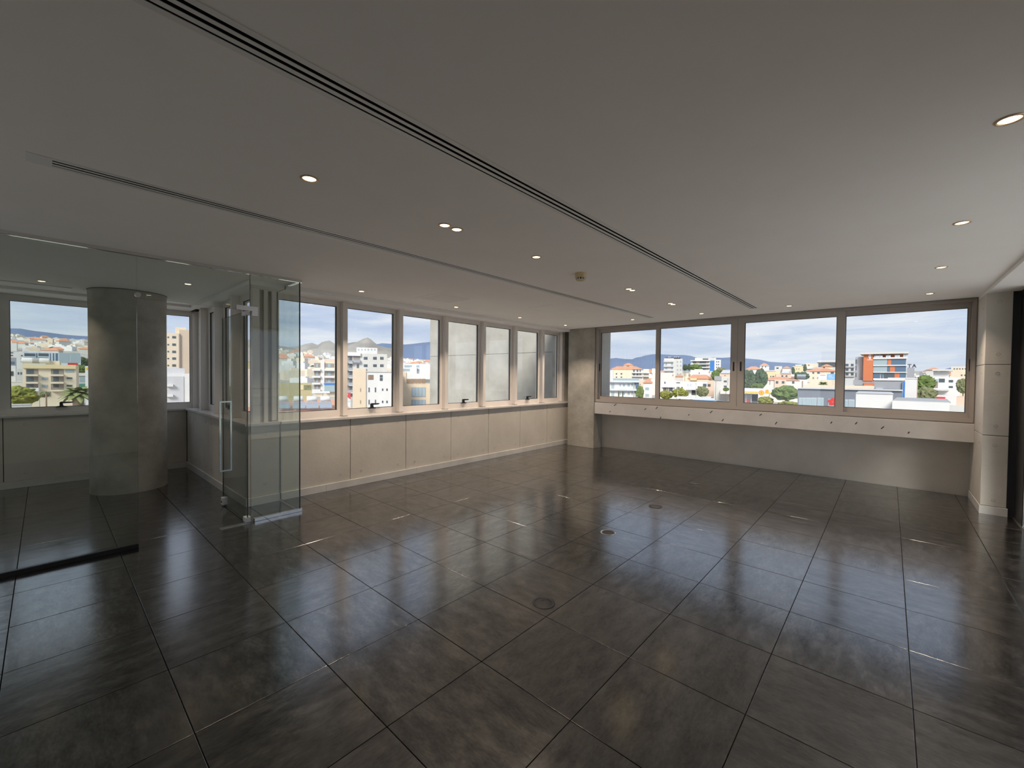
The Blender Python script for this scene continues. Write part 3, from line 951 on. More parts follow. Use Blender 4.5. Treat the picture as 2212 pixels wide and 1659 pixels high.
class Bld:
    """a building placed by the direction of its front and its distance; parts are boxes on the front plane"""

    def __init__(s, name, label, u0, u1, vt, D, dep, m, ang=0.0, zb=None, cat='building', group=None, walls=True):
        uc = (u0 + u1) / 2
        h = hdir(uc)
        s.P = Vector((CAM.x, CAM.y, 0)) + h * D
        a = math.atan2(h.y, h.x) - math.pi / 2 + math.radians(ang)
        s.X = Vector((math.cos(a), math.sin(a), 0))
        s.Y = Vector((-math.sin(a), math.cos(a), 0))
        s.zb = ground_z(az_of(h), D) if zb is None else zb
        s.P.z = s.zb
        s.e = thing(name, label, cat, s.P, a, group)
        s.dep = dep
        USED.append((s.P.x + s.Y.x * dep / 2, s.P.y + s.Y.y * dep / 2, max(dep, (u1 - u0) / FPX * D) * 0.75 + 3))
        x0, _ = s.hit(u0, 812)
        x1, _ = s.hit(u1, 812)
        s.x0, s.x1 = x0, x1
        s.H = s.hit(uc, vt)[1]
        if walls:
            s.w = block('walls', x0, x1, 0, dep, 0, s.H, m, s.e, local=True)

    def hit(s, u, v):
        d = ray(u, v)
        t = (s.P - CAM).dot(s.Y) / d.dot(s.Y)
        q = CAM + d * t
        return (q - s.P).dot(s.X), q.z - s.zb

    def r(s, name, u0, v0, u1, v1, m, out=0.07, inn=0.02, parent=None):
        xa, za = s.hit(u0, (v0 + v1) / 2)[0], s.hit((u0 + u1) / 2, v0)[1]
        xb, zb = s.hit(u1, (v0 + v1) / 2)[0], s.hit((u0 + u1) / 2, v1)[1]
        return block(name, xa, xb, -out, inn, max(zb, 0), za, m, s.e, local=True)

    def win(s, u0, v0, u1, v1, m='glass', out=0.07):
        return s.r('window', u0, v0, u1, v1, C_[m], out)

    def grid(s, cols, rows, m='glass'):
        for a, b in cols:
            for c, d in rows:
                s.win(a, c, b, d, m)

    def hip(s, u0, u1, ve, vr, m='rooftile', inset=0.5, over=0.5, gable=False):
        xa, ze = s.hit(u0, ve)
        xb, _ = s.hit(u1, ve)
        zr = s.hit((u0 + u1) / 2, vr)[1]
        y0, y1 = -over, s.dep + over
        ym = (y0 + y1) / 2
        i = 0.0 if gable else min(inset * (y1 - y0) / 2 * 1.2, (xb - xa) * 0.42)
        zr += (zr - ze) * 0.12
        v = [(xa, y0, ze), (xb, y0, ze), (xb, y1, ze), (xa, y1, ze), (xa + i, ym, zr), (xb - i, ym, zr)]
        f = [(0, 1, 5, 4), (1, 2, 5), (2, 3, 4, 5), (3, 0, 4), (0, 3, 2, 1)]
        return mesh_obj('roof', v, f, C_[m], s.e, None, local=True)


def tree(label, u0, u1, vt, vb, D, m='leaf', name='tree', group=None, squash=1.0, seed=None, trunk=True):
    h = hdir((u0 + u1) / 2)
    g = ground_z(az_of(h), D)
    d0 = ray((u0 + u1) / 2, vt)
    k = D / math.hypot(d0.x, d0.y)
    zt = CAM.z + d0.z * k
    d1 = ray((u0 + u1) / 2, vb)
    zbm = max(CAM.z + d1.z * k, g + 0.3)
    w = (u1 - u0) / FPX * D * 1.02 * (FWD.x * h.x + FWD.y * h.y)
    e = thing(name, label, 'tree', (CAM.x + h.x * D, CAM.y + h.y * D, g), random.uniform(0, 6), group)
    bm = bmesh.new()
    bmesh.ops.create_icosphere(bm, subdivisions=4, radius=1.0)
    off = Vector((random.uniform(0, 50), random.uniform(0, 50), random.uniform(0, 50)))
    for v in bm.verts:
        n = v.co.normalized()
        f = 1 + 0.22 * mnoise.noise(n * 2.2 + off) + 0.16 * mnoise.noise(n * 6 + off) + 0.15 * mnoise.noise(n * 13 + off) + 0.12 * mnoise.noise(n * 27 + off)
        v.co = Vector((n.x * f * w / 2, n.y * f * w / 2 * squash, n.z * f * (zt - zbm) / 2))
    me = bpy.data.meshes.new('crown')
    bm.to_mesh(me)
    bm.free()
    me.materials.append(C_[m])
    c = bpy.data.objects.new('crown', me)
    c.location = (0, 0, (zt + zbm) / 2 - g)
    link(c, e)
    if trunk:
        hh = max((zt + zbm) / 2 - g, 0.6)
        lathe('trunk', [(max(0.12, w * 0.035), 0.0), (max(0.08, w * 0.025), hh)], 8, C_['bark'], e)
    return e


def palm(label, u, vt, vb, vt_trunk, D, wpx, group=None):
    h = hdir(u)
    g = ground_z(az_of(h), D)
    zc = CAM.z + ray(u, vt_trunk).z * D / math.hypot(ray(u, vt_trunk).x, ray(u, vt_trunk).y)
    R_ = wpx / 2 / FPX * D
    e = thing('palm_tree', label, 'tree', (CAM.x + h.x * D, CAM.y + h.y * D, g), 0, group)
    lathe('trunk', [(R_ * 0.30, 0), (R_ * 0.26, (zc - g) * 0.5), (R_ * 0.30, zc - g)], 12, C_['bark'], e)
    for k in range(38):
        a = k * 2.39996
        el = -0.35 + 1.55 * (k / 38.0)
        pts = []
        for q in range(6):
            t = q / 5
            rr = R_ * (0.1 + t * 0.95) * math.cos(el * 0.75)
            zz = zc - g + R_ * (math.sin(el) * t * 0.95 - 0.45 * t * t)
            wd = R_ * 0.20 * math.sin(math.pi * (0.12 + 0.86 * t)) + 0.01
            pts.append((rr, zz, wd))
        ca, sa = math.cos(a), math.sin(a)
        vs = []
        for rr, zz, wd in pts:
            for sgn, dz in ((-1, -0.25 * wd), (0, 0.0), (1, -0.25 * wd)):
                vs.append((rr * ca - sgn * wd * sa, rr * sa + sgn * wd * ca, zz + dz))
        fs = [(3 * q + c, 3 * q + c + 1, 3 * q + c + 4, 3 * q + c + 3) for q in range(5) for c in (0, 1)]
        mesh_obj('frond', vs, fs, C_['leaf_palm'], e, None, local=True)
    return e


def car(label, u, v, D, paint, yaw, kind='car', group=None):
    h = hdir(u)
    g = ground_z(az_of(h), D)
    e = thing('van' if kind == 'van' else 'car', label, kind, (CAM.x + h.x * D, CAM.y + h.y * D, g), math.atan2(h.y, h.x) - math.pi / 2 + yaw, group)
    L, Wd = (4.9, 1.9) if kind == 'van' else (4.4, 1.75)
    if kind == 'van':
        prof = [(-2.4, 0.35), (2.4, 0.35), (2.45, 1.0), (1.7, 1.25), (1.2, 2.1), (-2.4, 2.15)]
        glz = [(1.25, 1.35), (1.72, 1.3), (1.28, 1.95), (0.4, 1.95), (0.4, 1.35)]
    else:
        prof = [(-2.2, 0.32), (2.2, 0.32), (2.22, 0.75), (1.2, 0.92), (0.5, 1.42), (-1.2, 1.45), (-2.0, 0.98), (-2.2, 0.85)]
        glz = [(-1.75, 0.98), (1.05, 0.95), (0.45, 1.36), (-1.15, 1.38)]
    n = len(prof)
    vs = [(x, -Wd / 2, z) for x, z in prof] + [(x, Wd / 2, z) for x, z in prof]
    fs = [tuple(range(n)), tuple(range(2 * n - 1, n - 1, -1))] + [(k, (k + 1) % n, n + (k + 1) % n, n + k) for k in range(n)]
    mesh_obj('body', vs, fs, C_[paint], e, None, local=True)
    n = len(glz)
    vs = [(x, -Wd / 2 - 0.01, z) for x, z in glz] + [(x, Wd / 2 + 0.01, z) for x, z in glz]
    fs = [tuple(range(n)), tuple(range(2 * n - 1, n - 1, -1))] + [(k, (k + 1) % n, n + (k + 1) % n, n + k) for k in range(n)]
    mesh_obj('windows', vs, fs, C_['glass'], e, None, local=True)
    for x in (-1.35, 1.35):
        for y in (-Wd / 2 + 0.1, Wd / 2 - 0.1):
            lathe('wheel', [(0, -0.11), (0.32, -0.11), (0.32, 0.11), (0, 0.11)], 14, C_['rubber'], e, (x, y, 0.32), 'y', smooth=False)
    return e


def pole(label, u, vt, D, m='lightgrey', arm=0.0, name='street_pole', r=0.09):
    h = hdir(u)
    g = ground_z(az_of(h), D)
    d = ray(u, vt)
    z = CAM.z + d.z * D / math.hypot(d.x, d.y) - g
    e = thing(name, label, 'pole', (CAM.x + h.x * D, CAM.y + h.y * D, g), math.atan2(h.y, h.x) - math.pi / 2)
    lathe('mast', [(r, 0), (r * 0.7, z)], 8, C_[m], e)
    if arm:
        block('lamp_arm', min(0, arm), max(0, arm), -0.06, 0.06, z - 0.15, z, C_[m], e, local=True)
        block('lamp_head', arm - 0.35, arm + 0.35, -0.15, 0.15, z - 0.22, z - 0.05, C_['white'], e, local=True)
    return e


# ------------------------------------------------------------------ view behind the round column (windows of the recess)
b = Bld('apartment_block', 'beige four-storey apartment block with stacked balconies and roof tanks', 49, 164.5, 796, 160, 14, C_['cream'], ang=-4)
b.r('cornice', 49, 787.6, 164, 796, C_['yellow'], 0.6, 14.4)
b.r('stair_head', 96.5, 779, 126.6, 787.6, C_['cream'], -3.0, 8)
for k, (a, c) in enumerate(((797.3, 808.7), (812.4, 825), (829, 838))):
    b.r('loggia_shade', 56, a, 82.6, c, C_['shade'], 0.04)
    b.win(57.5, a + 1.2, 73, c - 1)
    b.r('loggia_shade', 110, a, 138, c if k < 2 else 842, C_['shade'], 0.04)
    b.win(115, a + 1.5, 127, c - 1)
for a, c in ((808.7, 812.4), (825, 828.6)):
    b.r('balcony', 55, a, 83, c, C_['cream'], 1.3)
    b.r('balcony', 109, a, 138, c, C_['cream'], 1.3)
b.r('balcony', 59.7, 837.7, 84.4, 845, C_['white'], 1.3)
b.r('balcony', 110, 842, 138.5, 845.2, C_['cream'], 1.3)
b.grid([(90.4, 103)], [(814.8, 820.2), (831, 836.5)], 'glass_pale')
b.grid([(141, 160)], [(798.5, 804.5)], 'glass_pale')
b.grid([(144, 156)], [(815.2, 818.6), (831.5, 835)])
b.r('garage_shade', 99, 846, 110, 857, C_['shade'], 0.05)
for a in (56, 77):
    d = lathe('water_tank', [(0, -1.6), (0.62, -1.6), (0.7, -1.4), (0.7, 1.4), (0.62, 1.6), (0, 1.6)], 16, C_['white'], b.e, axis='x')
    d.location = (b.hit(a + 8, 784)[0], 3.0, b.H + 2.0)
b = Bld('office_building', 'long low blue-grey office building with glazed bays behind the beige apartments', 52, 175, 761.7, 330, 18, C_['pale_blue'])
for a, c in ((52.5, 76), (83, 105)):
    b.grid([(a, c)], [(763.2, 769.6), (772, 778.6)], 'glass')
b.grid([(77.5, 81), (108, 110), (114, 117), (120, 125)], [(763, 784)], 'glass_blue')
b.grid([(127.5, 150), (151.5, 173)], [(762.6, 784)], 'glass_pale')
b = Bld('office_building', 'white office wing with small square windows beside the long blue-grey one', 8, 50, 760, 300, 12, C_['white'])
b.grid([(45, 49.5)], [(767, 769.5), (773.5, 776), (780, 782.5)])
b.grid([(12, 28)], [(760.6, 763), (766.5, 769)], 'glass')
b.r('roof_room', 49, 753, 63, 760, C_['white'], -4, 8)
b = Bld('shop_building', 'slate-blue shop building with a white upper storey', 14, 36, 772.5, 250, 12, C_['grey'])
b.grid([(18, 31)], [(781, 787)], 'glass_blue')
b = Bld('shop_building', 'white flat-roofed shop with a dark open front', 12, 34, 790, 215, 12, C_['white'])
b.r('shop_front', 16, 802, 29, 812, C_['dark'], 0.1)
b = Bld('house', 'low cream house with shuttered side wall left of the apartments', 35, 51, 797, 205, 10, C_['offwhite'])
b.grid([(38, 41), (44, 47)], [(804, 809)])
b = Bld('yard_wall', 'long pale yard wall in front of the low cream house', 8, 48, 825, 175, 1, C_['offwhite'], cat='wall')
b.r('coping', 8, 824, 48, 825.2, C_['white'], 0.1, 1.1)
b = Bld('house', 'grey house with a green awning beside the palm tree', 164.8, 200, 806, 182, 10, C_['lightgrey'])
b.r('parapet', 164.8, 806, 200, 812, C_['white'], 0.3)
b.r('awning', 165, 829, 184, 836, C_['green'], 1.2)
b.win(172, 815, 186, 824, 'glass_pale')
b = Bld('market_hall', 'bright red fascia of a low market hall', 147, 169, 785, 225, 10, C_['offwhite'])
b.r('fascia', 146.5, 784, 168.5, 790.5, C_['red'], 0.8)
b = Bld('sign_board', 'small white roadside sign with a yellow emblem', 184, 191, 790.7, 150, 0.5, C_['white'], cat='sign')
b.r('emblem', 186, 793.5, 190, 798, C_['sun_yellow'], 0.1)
tree('round yellow-green bush in the car park below the recess windows', 19, 67, 836, 876, 118, 'leaf_yellow', trunk=False)
tree('dark green tree behind the red fascia', 165, 186, 789, 806, 204, 'leaf')
tree('low shrub at the foot of the beige apartments', 86, 102, 846, 858, 150, 'leaf_olive', trunk=False)
palm('broad fan palm beside the grey house with green awning', 168.5, 833, 872, 848, 104, 44)
car('white van parked under the yellow-green bush', 79, 868, 128, 'paint_white', 1.25, 'van')
car('silver estate car in the car park below the apartments', 121, 868, 121, 'paint_silver', 3.0)
car('red car with a dark roof in the car park', 139, 873, 115, 'paint_red', 3.0)
car('white car parked in front of the red one', 150, 878, 109, 'paint_white', 3.05)
pole('slim grey lamp post in front of the beige apartments', 84.5, 822, 140, 'midgrey')
pole('short brown wooden post in the car park', 99.3, 849, 112, 'brown', r=0.14)
b = Bld('yard_wall', 'pale boundary wall at the near edge of the car park', 8, 68, 873.5, 108, 0.4, C_['offwhite'], cat='wall')
b.r('coping', 8, 873, 68, 874.6, C_['white'], 0.12, 0.5)

b = Bld('tower_block', 'tall cream and tan tower block with rows of small windows', 356, 388, 719, 190, 16, C_['cream'])
b.r('tan_wing', 387.5, 712.6, 420, 860, C_['tan'], -0.4, 15)
b.r('lift_shaft', 379, 706.5, 401.6, 722, C_['cream'], -1.0, 9)
b.r('recess_shade', 386.5, 722, 389.5, 795, C_['shade'], 0.05)
b.grid([(372, 380)], [(726, 731), (742, 747), (757.5, 762.5), (772, 777), (787, 792)], 'glass')
b.grid([(361.6, 365)], [(727, 730), (743, 746), (758, 761), (773, 776), (788, 791)], 'glass')
for v in (722.5, 737.5, 752, 766.5, 781.5, 796):
    b.r('window', 410, v, 416, v + 5, C_['glass_pale'], -0.33, 0.5)
b = Bld('apartment_block', 'white and grey flats with square window surrounds in front of the tower', 358, 420, 807, 140, 12, C_['white'])
b.r('parapet', 358, 795, 399, 808, C_['lightgrey'], -2, 10)
b.r('grey_bay', 360, 813, 397, 870, C_['lightgrey'], 0.15)
b.grid([(382, 394)], [(819.5, 831), (841.5, 852.5), (862, 869)], 'glass')
for v in (830, 852):
    b.r('balcony', 359, v, 374, v + 5, C_['white'], 1.0)
b.grid([(361, 372)], [(820, 829), (842, 851)])
b.grid([(411, 417)], [(822, 828), (843, 849), (864, 868)], 'glass_pale')

b = Bld('tower_block', 'pale pink rendered block seen between the recess mullions', 436, 484, 716, 150, 14, C_['pinkish'])
b.grid([(444, 448), (458, 463), (472, 477)], [(728 + 16 * q, 735 + 16 * q) for q in range(7)], 'glass')
b = Bld('house', 'tan house with a pale garden wall seen between the recess mullions', 486, 516, 780, 120, 10, C_['tan'])
b.grid([(490, 494), (500, 505)], [(785, 790)])
b.r('garden_wall', 484, 798, 518, 835, C_['offwhite'], 1.5)
tree('leafy tree below the tan house', 484, 512, 834, 868, 100, 'leaf_olive')
b = Bld('house', 'pale pink windowless house under a yellow canopy', 520, 562, 797, 72, 8, C_['pinkish'])
b.r('canopy', 522, 783, 560, 797, C_['ochre'], -1, 6)
b.grid([(526, 530), (540, 545)], [(812, 820), (836, 844)])

# ------------------------------------------------------------------ first left window: solar heaters on an orange roof
b = Bld('tiled_roof_house', 'house with a large orange tiled roof carrying solar water heaters', 520, 764, 893, 50, 9, C_['white'], ang=0)
xa, ze = b.hit(512, 896)
xb = b.hit(768, 889)[0]
zr = b.hit(640, 870.5)[1]
rf = mesh_obj('roof', [(xa, -0.6, ze), (xb, -0.6, ze), (xb - 1.6, 4.6, zr), (xa + 1.6, 4.6, zr), (xb, 9.6, ze), (xa, 9.6, ze)], [(0, 1, 2, 3), (3, 2, 4, 5), (1, 4, 2), (0, 3, 5), (0, 5, 4, 1)], C_['rooftile'], b.e, None, local=True)
for k, (u0, u1, lab) in enumerate(((662.5, 684.7, 'white solar water tank with two collectors, on the roof below the first clear window'), (692, 713.6, 'white solar water tank with two collectors, nearest the window mullion'),
                                   (636, 652.5, 'white solar water tank seen through the edge of the partition glass'), (600.7, 621.5, 'white solar water tank seen behind the glass return'))):
    D = 51.0
    uc = (u0 + u1) / 2
    h = hdir(uc)
    kk = D / math.hypot(ray(uc, 861).x, ray(uc, 861).y)
    z = CAM.z + ray(uc, 861.3).z * kk
    e = thing('solar_water_heater', lab, 'solar heater', (CAM.x + h.x * D, CAM.y + h.y * D, z - 1.0), math.atan2(h.y, h.x) - math.pi / 2)
    L = (20 if k < 2 else 18) / FPX * D * 0.9 / 2
    t = lathe('tank', [(0, -L), (0.2, -L), (0.29, -L * 0.9), (0.29, L * 0.9), (0.2, L), (0, L)], 18, C_['white'], e, (0, 0, 1.0), 'x')
    for sx in (-1, 1):
        q = block('collector', 0, 0.60, -0.04, 0.04, -0.5, 0.5, C_['solar'], e, local=True)
        q.location = (0.06 + sx * 0.31, -0.45, 0.30)
        q.rotation_euler = (-0.95, 0, 0)
    for sx in (-0.5, 0.5):
        block('stand', sx - 0.03, sx + 0.03, -0.03, 0.03, -0.1, 0.8, C_['lightgrey'], e, local=True)

b = Bld('apartment_block', 'cream flats with white balcony slabs and an orange penthouse', 678, 726, 782, 190, 14, C_['cream'])
b.r('penthouse', 701, 776, 726, 797, C_['peach'], -1.5, 10)
b.r('pier', 693, 777.5, 700.6, 848, C_['white'], 0.5)
for v in (797, 812, 826.5, 841):
    b.r('balcony', 674, v, 692.5, v + 4, C_['white'], 1.5)
    b.r('balcony', 701, v, 723, v + 4, C_['white'], 1.5)
for v in (784, 801.5, 816.5, 831):
    b.r('loggia_shade', 678.5, v, 692, v + 10, C_['shade'], 0.05)
    b.r('loggia_shade', 701.5, v + 1, 722, v + 10, C_['shade'], 0.05)
    b.win(683, v + 2, 687, v + 9, 'glass_pale')
    b.win(708, v + 2, 714, v + 9, 'glass_pale')
b.r('shop_front', 700.6, 828, 722.8, 846, C_['glass_pale'], 1.7)
b.r('shop_sign', 700, 827, 723, 831, C_['blue'], 1.9)
b = Bld('bus_depot', 'long ochre and green shed beside the car park', 600, 674, 828, 150, 10, C_['ochre'])
b.r('panel', 657, 832, 672, 842, C_['leaf_olive'], 0.1)
b.r('panel', 648, 832, 655.5, 842, C_['yellow'], 0.1)
b = Bld('canopy', 'flat white canopy on posts beside the cream flats', 676, 712, 846.5, 130, 6, C_['white'], cat='canopy', walls=False)
b.r('slab', 674, 846, 712, 848.5, C_['white'], 3.0, 3.0)
for u in (676, 697, 711):
    b.r('post', u, 848, u + 1.0, 880, C_['white'], 0.1)
car('silver car parked in the yard beyond the orange roof', 655, 852, 140, 'paint_silver', 2.8)
car('white car parked in the yard beyond the orange roof', 651, 858, 128, 'paint_white', 2.9)

# ------------------------------------------------------------------ second and third left windows
b = Bld('apartment_block', 'white six-storey flats with grey balcony parapets', 747, 836, 764, 190, 16, C_['offwhite'])
b.r('roof_band', 742, 761, 779, 768.7, C_['white'], 1.0)
b.grid([(785.6, 793.8), (806, 813.8), (821, 828.6)], [(771, 777), (787, 792.8)])
for k in range(6):
    v = 769 + 16 * k
    b.r('loggia_shade', 742, v, 761.5, v + 10, C_['shade'], 0.04)
    b.win(754.5, v + 1.5, 760.5, v + 9, 'glass')
    b.win(748.2, v + 1.5, 750, v + 9, 'glass')
    b.r('balcony', 742, v + 10, 762, v + 15, C_['grey'], 1.3)
    b.r('balcony_slab', 753.5, v + 15, 762.5, v + 16.2, C_['white'], 1.5)
b.r('loggia_shade', 763, 769, 778, 778, C_['shade'], 0.04)
b.r('balcony', 763, 777.5, 778.4, 783.5, C_['grey'], 1.3)
b.win(770.5, 787, 775.5, 795)
b = Bld('apartment_block', 'white rendered building with narrow slit windows and a beige stone stair tower', 790.5, 868, 803, 105, 12, C_['white'])
b.r('stone_tower', 762, 796.3, 790.8, 900, C_['beige'], 0.3, 8)
for v in ((838.4, 846), (864.5, 872)):
    b.r('window', 778, v[0], 780, v[1], C_['shade'], 0.36)
b.win(795.3, 810, 806.6, 820, 'glass')
b.r('shutter', 796, 810.6, 801, 819.4, C_['brown'], 0.1)
b.r('shutter', 801.6, 810.6, 806, 819.4, C_['brown'], 0.1)
b.grid([(820.4, 826.6)], [(810, 815.5), (816.5, 822.5)])
b.grid([(796, 798.4), (809.7, 812.2)], [(837, 847), (863.5, 873.5)])
b.grid([(825, 828), (834.3, 837.5)], [(839.4, 844), (865.5, 870.5)])
b.r('coping', 790.5, 802, 868, 804, C_['lightgrey'], 0.2, 1)
for u in (781, 786, 789):
    b.r('condenser', u, 797 if u > 783 else 796.5, u + 3, 804, C_['white'], -1.5, 2.2)
b = Bld('sign_board', 'white advertising board with a red emblem above the orange roof corner', 747.5, 757.5, 848, 90, 0.4, C_['white'], cat='sign')
prev = b.hit(752.5, 855)
ex, ez = prev
w_ = 0.42
mesh_obj('emblem', [(ex - w_ * .6, -0.1, ez + .62), (ex + w_, -0.1, ez + .66), (ex + w_, -0.1, ez - .72), (ex - w_ * .1, -0.1, ez - .35), (ex - w_ * .75, -0.1, ez - .05), (ex - w_ * .1, -0.1, ez + .3)], [(0, 1, 2, 3, 4, 5)], C_['red'], b.e, None, local=True)
for v in (865.5, 867.5):
    b.r('lettering', 748.5, v, 756, v + 0.7, C_['pale_blue'], 0.05)
b = Bld('stone_building', 'beige stone office with a roof terrace of brown planters and wide four-pane windows', 866, 930, 829.5, 115, 12, C_['beige'])
b.r('stair_block', 866, 804.5, 877.5, 832, C_['beige'], -0.5, 9)
b.win(866.5, 812, 869.5, 817)
for k in range(5):
    u = 878.5 + 8.3 * k
    b.r('planter', u, 818.4, u + 7.2, 828.5, C_['brown'], -0.5, 1.0)
for v0, v1 in ((836.8, 857.3), (863.5, 884)):
    b.r('window_frame', 889.2, v0, 919.6, v1, C_['grey'], 0.06)
    for k in range(4):
        b.r('window', 890.2 + 7.35 * k, v0 + 0.8, 896.7 + 7.35 * k, v1 - 0.8, C_['glass_pale'], 0.12)
b = Bld('white_villas', 'white stepped villas behind the beige stone office', 866, 940, 786, 205, 14, C_['white'])
b.grid([(873.7, 890), (899, 906)], [(789, 793.5)], 'glass_pale')
b.grid([(870, 885.5), (901, 906)], [(796.5, 802)], 'glass_pale')
b.r('projecting_room', 885.6, 793.3, 900.4, 809.2, C_['white'], 2.5)
b.r('parapet', 878, 807, 932, 819, C_['white'], 3.0)
b = Bld('long_villa', 'long white terraced villas high on the slope under the tan peak', 770, 815, 751, 620, 14, C_['white'])
b.grid([(773 + 7 * q, 776.5 + 7 * q) for q in range(6)], [(754, 757)], 'glass_pale')

# ------------------------------------------------------------------ beyond the first sliding light
b = Bld('apartment_block', 'cream three-storey flats under a long orange tiled roof', 1322, 1366, 797, 290, 14, C_['cream'])
b.hip(1317.5, 1390, 797.6, 791.5)
b.r('balcony_wing', 1365, 797, 1390, 822, C_['offwhite'], -0.3, 12)
b.grid([(1330, 1333.3), (1340.5, 1344)], [(806, 809.2), (813.5, 816)])
for v in (803.8, 811.3):
    b.r('balcony', 1365, v, 1388, v + 2.3, C_['white'], 1.6)
    b.r('balcony', 1389, v - 0.5, 1403, v + 2.3, C_['white'], 1.0, 6)
b.grid([(1368, 1371), (1375.5, 1378.5), (1382, 1384)], [(799, 803), (806.5, 810.5)], 'glass')
b.r('balcony_wing', 1389, 797, 1402, 822, C_['cream'], -2, 8)
b = Bld('house', 'cream house with a small orange hipped roof above the long orange roof', 1347, 1368, 789.3, 360, 10, C_['cream'])
b.hip(1345.5, 1369, 789.5, 784.5)
b.grid([(1354, 1359)], [(790, 792)])
b = Bld('apartment_block', 'pale blue-grey curved flats with banded balconies', 1317.5, 1376, 817.5, 165, 12, C_['white'])
for v in (822, 839.8):
    b.r('balcony', 1317, v, 1380, v + 3.8, C_['pale_blue'], 1.6)
b.r('roof_rail', 1324, 817.5, 1380, 822, C_['glass_pale'], 1.5, -1.3)
for v in (828, 846):
    b.grid([(1338.5, 1341), (1345.5, 1350), (1355.5, 1360.5), (1364, 1366.5)], [(v + 1.3, v + 7)], 'glass_pale')
    b.win(1320.5, v + 1, 1327, v + 11, 'glass_pale')
    b.r('column', 1368.6, v - 2, 1370, v + 12, C_['grey'], 1.2)
    b.r('end_glazing', 1373, v - 2, 1379.5, v + 10, C_['glass_blue'], 0.8, 4)
b.r('stair_room', 1316.6, 799, 1323.7, 818, C_['white'], -2, 8)
b = Bld('house', 'peach gable wall beside the blue-grey flats', 1380.5, 1390, 822, 184, 8, C_['peach'])
b.win(1382, 829.5, 1384, 831)
b = Bld('house', 'white two-storey house under a sloping orange roof', 1390, 1409, 827, 168, 10, C_['white'])
b.hip(1388, 1411.5, 827, 819.5)
b.grid([(1394, 1402)], [(837, 842.7), (851, 857)], 'glass_pale')
b = Bld('apartment_block', 'tall pale pink windowless wall beside the sliding light stile', 1409, 1458, 805, 235, 12, C_['pinkish'])
b.r('upper_wall', 1408, 796, 1419, 806, C_['pinkish'], -0.5, 10)
b.win(1452.5, 809, 1454.5, 812.5, 'brown')
tree('narrow green tree in front of the peach gable', 1375, 1391, 834.5, 860, 158, 'leaf')
for u in (1337, 1346):
    tree('slim dark cypress standing before the blue-grey flats', u - 1.2, u + 1.2, 845, 861, 158, 'leaf_pine', name='cypress', group='cypresses before the blue-grey flats')

# ------------------------------------------------------------------ beyond the second sliding light
b = Bld('apartment_block', 'white four-storey flats with pale balcony bands and tanks on the roof', 1434, 1455, 774, 270, 12, C_['white'])
b.r('side_wing', 1454.6, 775, 1474, 830, C_['offwhite'], -0.6, 11)
for v in (779, 789.3, 798.6, 808):
    b.r('balcony', 1433.5, v, 1454.8, v + 3.4, C_['lightgrey'], 1.5)
b.grid([(1437, 1441), (1450, 1453.7)], [(785, 789), (794, 797.6), (803.5, 807)], 'glass_pale')
for c0 in (1462, 1469):
    for v in (779.5, 788, 797, 806):
        b.r('window', c0, v, c0 + 3, v + 4, C_['glass_pale'], -0.52, 0.7)
b.r('roof_deck', 1437, 771.8, 1470, 774, C_['dark'], -1, 10)
for u in (1443.5, 1447, 1456, 1460, 1465):
    b.r('water_tank', u, 770.2, u + 2.4, 771.9, C_['white'], -3, 4)
b = Bld('office_building', 'modern flats with dark recessed terraces and a tall blue banner', 1493, 1534, 778, 300, 16, C_['offwhite'])
b.r('penthouse', 1501, 772.6, 1547, 779, C_['offwhite'], -2, 12)
b.win(1518, 774.3, 1530, 777.3)
for v in (779.8, 787.3, 794.8, 802.3):
    b.r('terrace_recess_shade', 1496, v, 1531, v + 5.4, C_['shade'], 0.04)
    b.win(1511.5, v + 0.8, 1525, v + 5.2)
    b.win(1497.5, v + 0.8, 1503.5, v + 5.2)
for v in (778.4, 785.6, 793, 800.6):
    b.r('terrace_slab', 1491.5, v, 1533.5, v + 1.8, C_['white'], 1.4)
b.r('banner', 1534, 779, 1543, 801.6, C_['blue'], 0.9)
b.r('white_wing', 1543, 777, 1557, 812, C_['white'], -0.5, 14)
for cu in (1547.5, 1551.5):
    for v in (780, 786, 792):
        b.r('window', cu, v, cu + 2, v + 3, C_['glass'], -0.42, 0.6)
b = Bld('house', 'white two-storey house behind the orange gabled roof', 1492, 1531, 799, 245, 10, C_['white'])
b.r('upper_room', 1500, 797.5, 1518, 802, C_['white'], -1, 8)
b.win(1509.5, 804.5, 1511.5, 807.5)
b = Bld('house', 'cream house with a long orange gabled roof and arched porch', 1486, 1531, 817.5, 225, 10, C_['cream'], ang=-10)
b.hip(1483, 1532, 818, 810.2, inset=0.3)
b.r('porch', 1492, 816.5, 1506, 822, C_['yellow'], 1.2)
b = Bld('house', 'small house with a faded orange roof beside the pink wall', 1459, 1476, 813.5, 250, 8, C_['offwhite'])
b.hip(1457.5, 1477, 813.5, 809)
b = Bld('house', 'white flat-roofed house with a brown boarded porch, above yellow-green trees', 1427, 1461, 821.5, 200, 10, C_['white'])
b.win(1435, 824.5, 1437.7, 829)
b.r('eaves_band', 1430, 834.5, 1458, 836.8, C_['white'], 1.0)
b.win(1432.5, 837, 1439.5, 846)
b.r('boarding', 1440, 837, 1444, 847, C_['brown'], 0.1)
b.win(1445, 837, 1453, 845)
b = Bld('house', 'long white flat-roofed house with narrow upright windows', 1461, 1528, 824.5, 208, 10, C_['white'])
b.r('vent_grille', 1461, 826, 1469, 827.8, C_['dark'], 0.06)
b.grid([(1485.5, 1486.8), (1491.5, 1492.8)], [(829, 835)], 'glass_pale')
b.grid([(1518.5, 1526.3)], [(829, 835.3)])
b.r('lower_roof', 1483, 839, 1506, 842, C_['white'], 2.5)
b.grid([(1462, 1468), (1471.5, 1475)], [(836, 841)], 'glass')
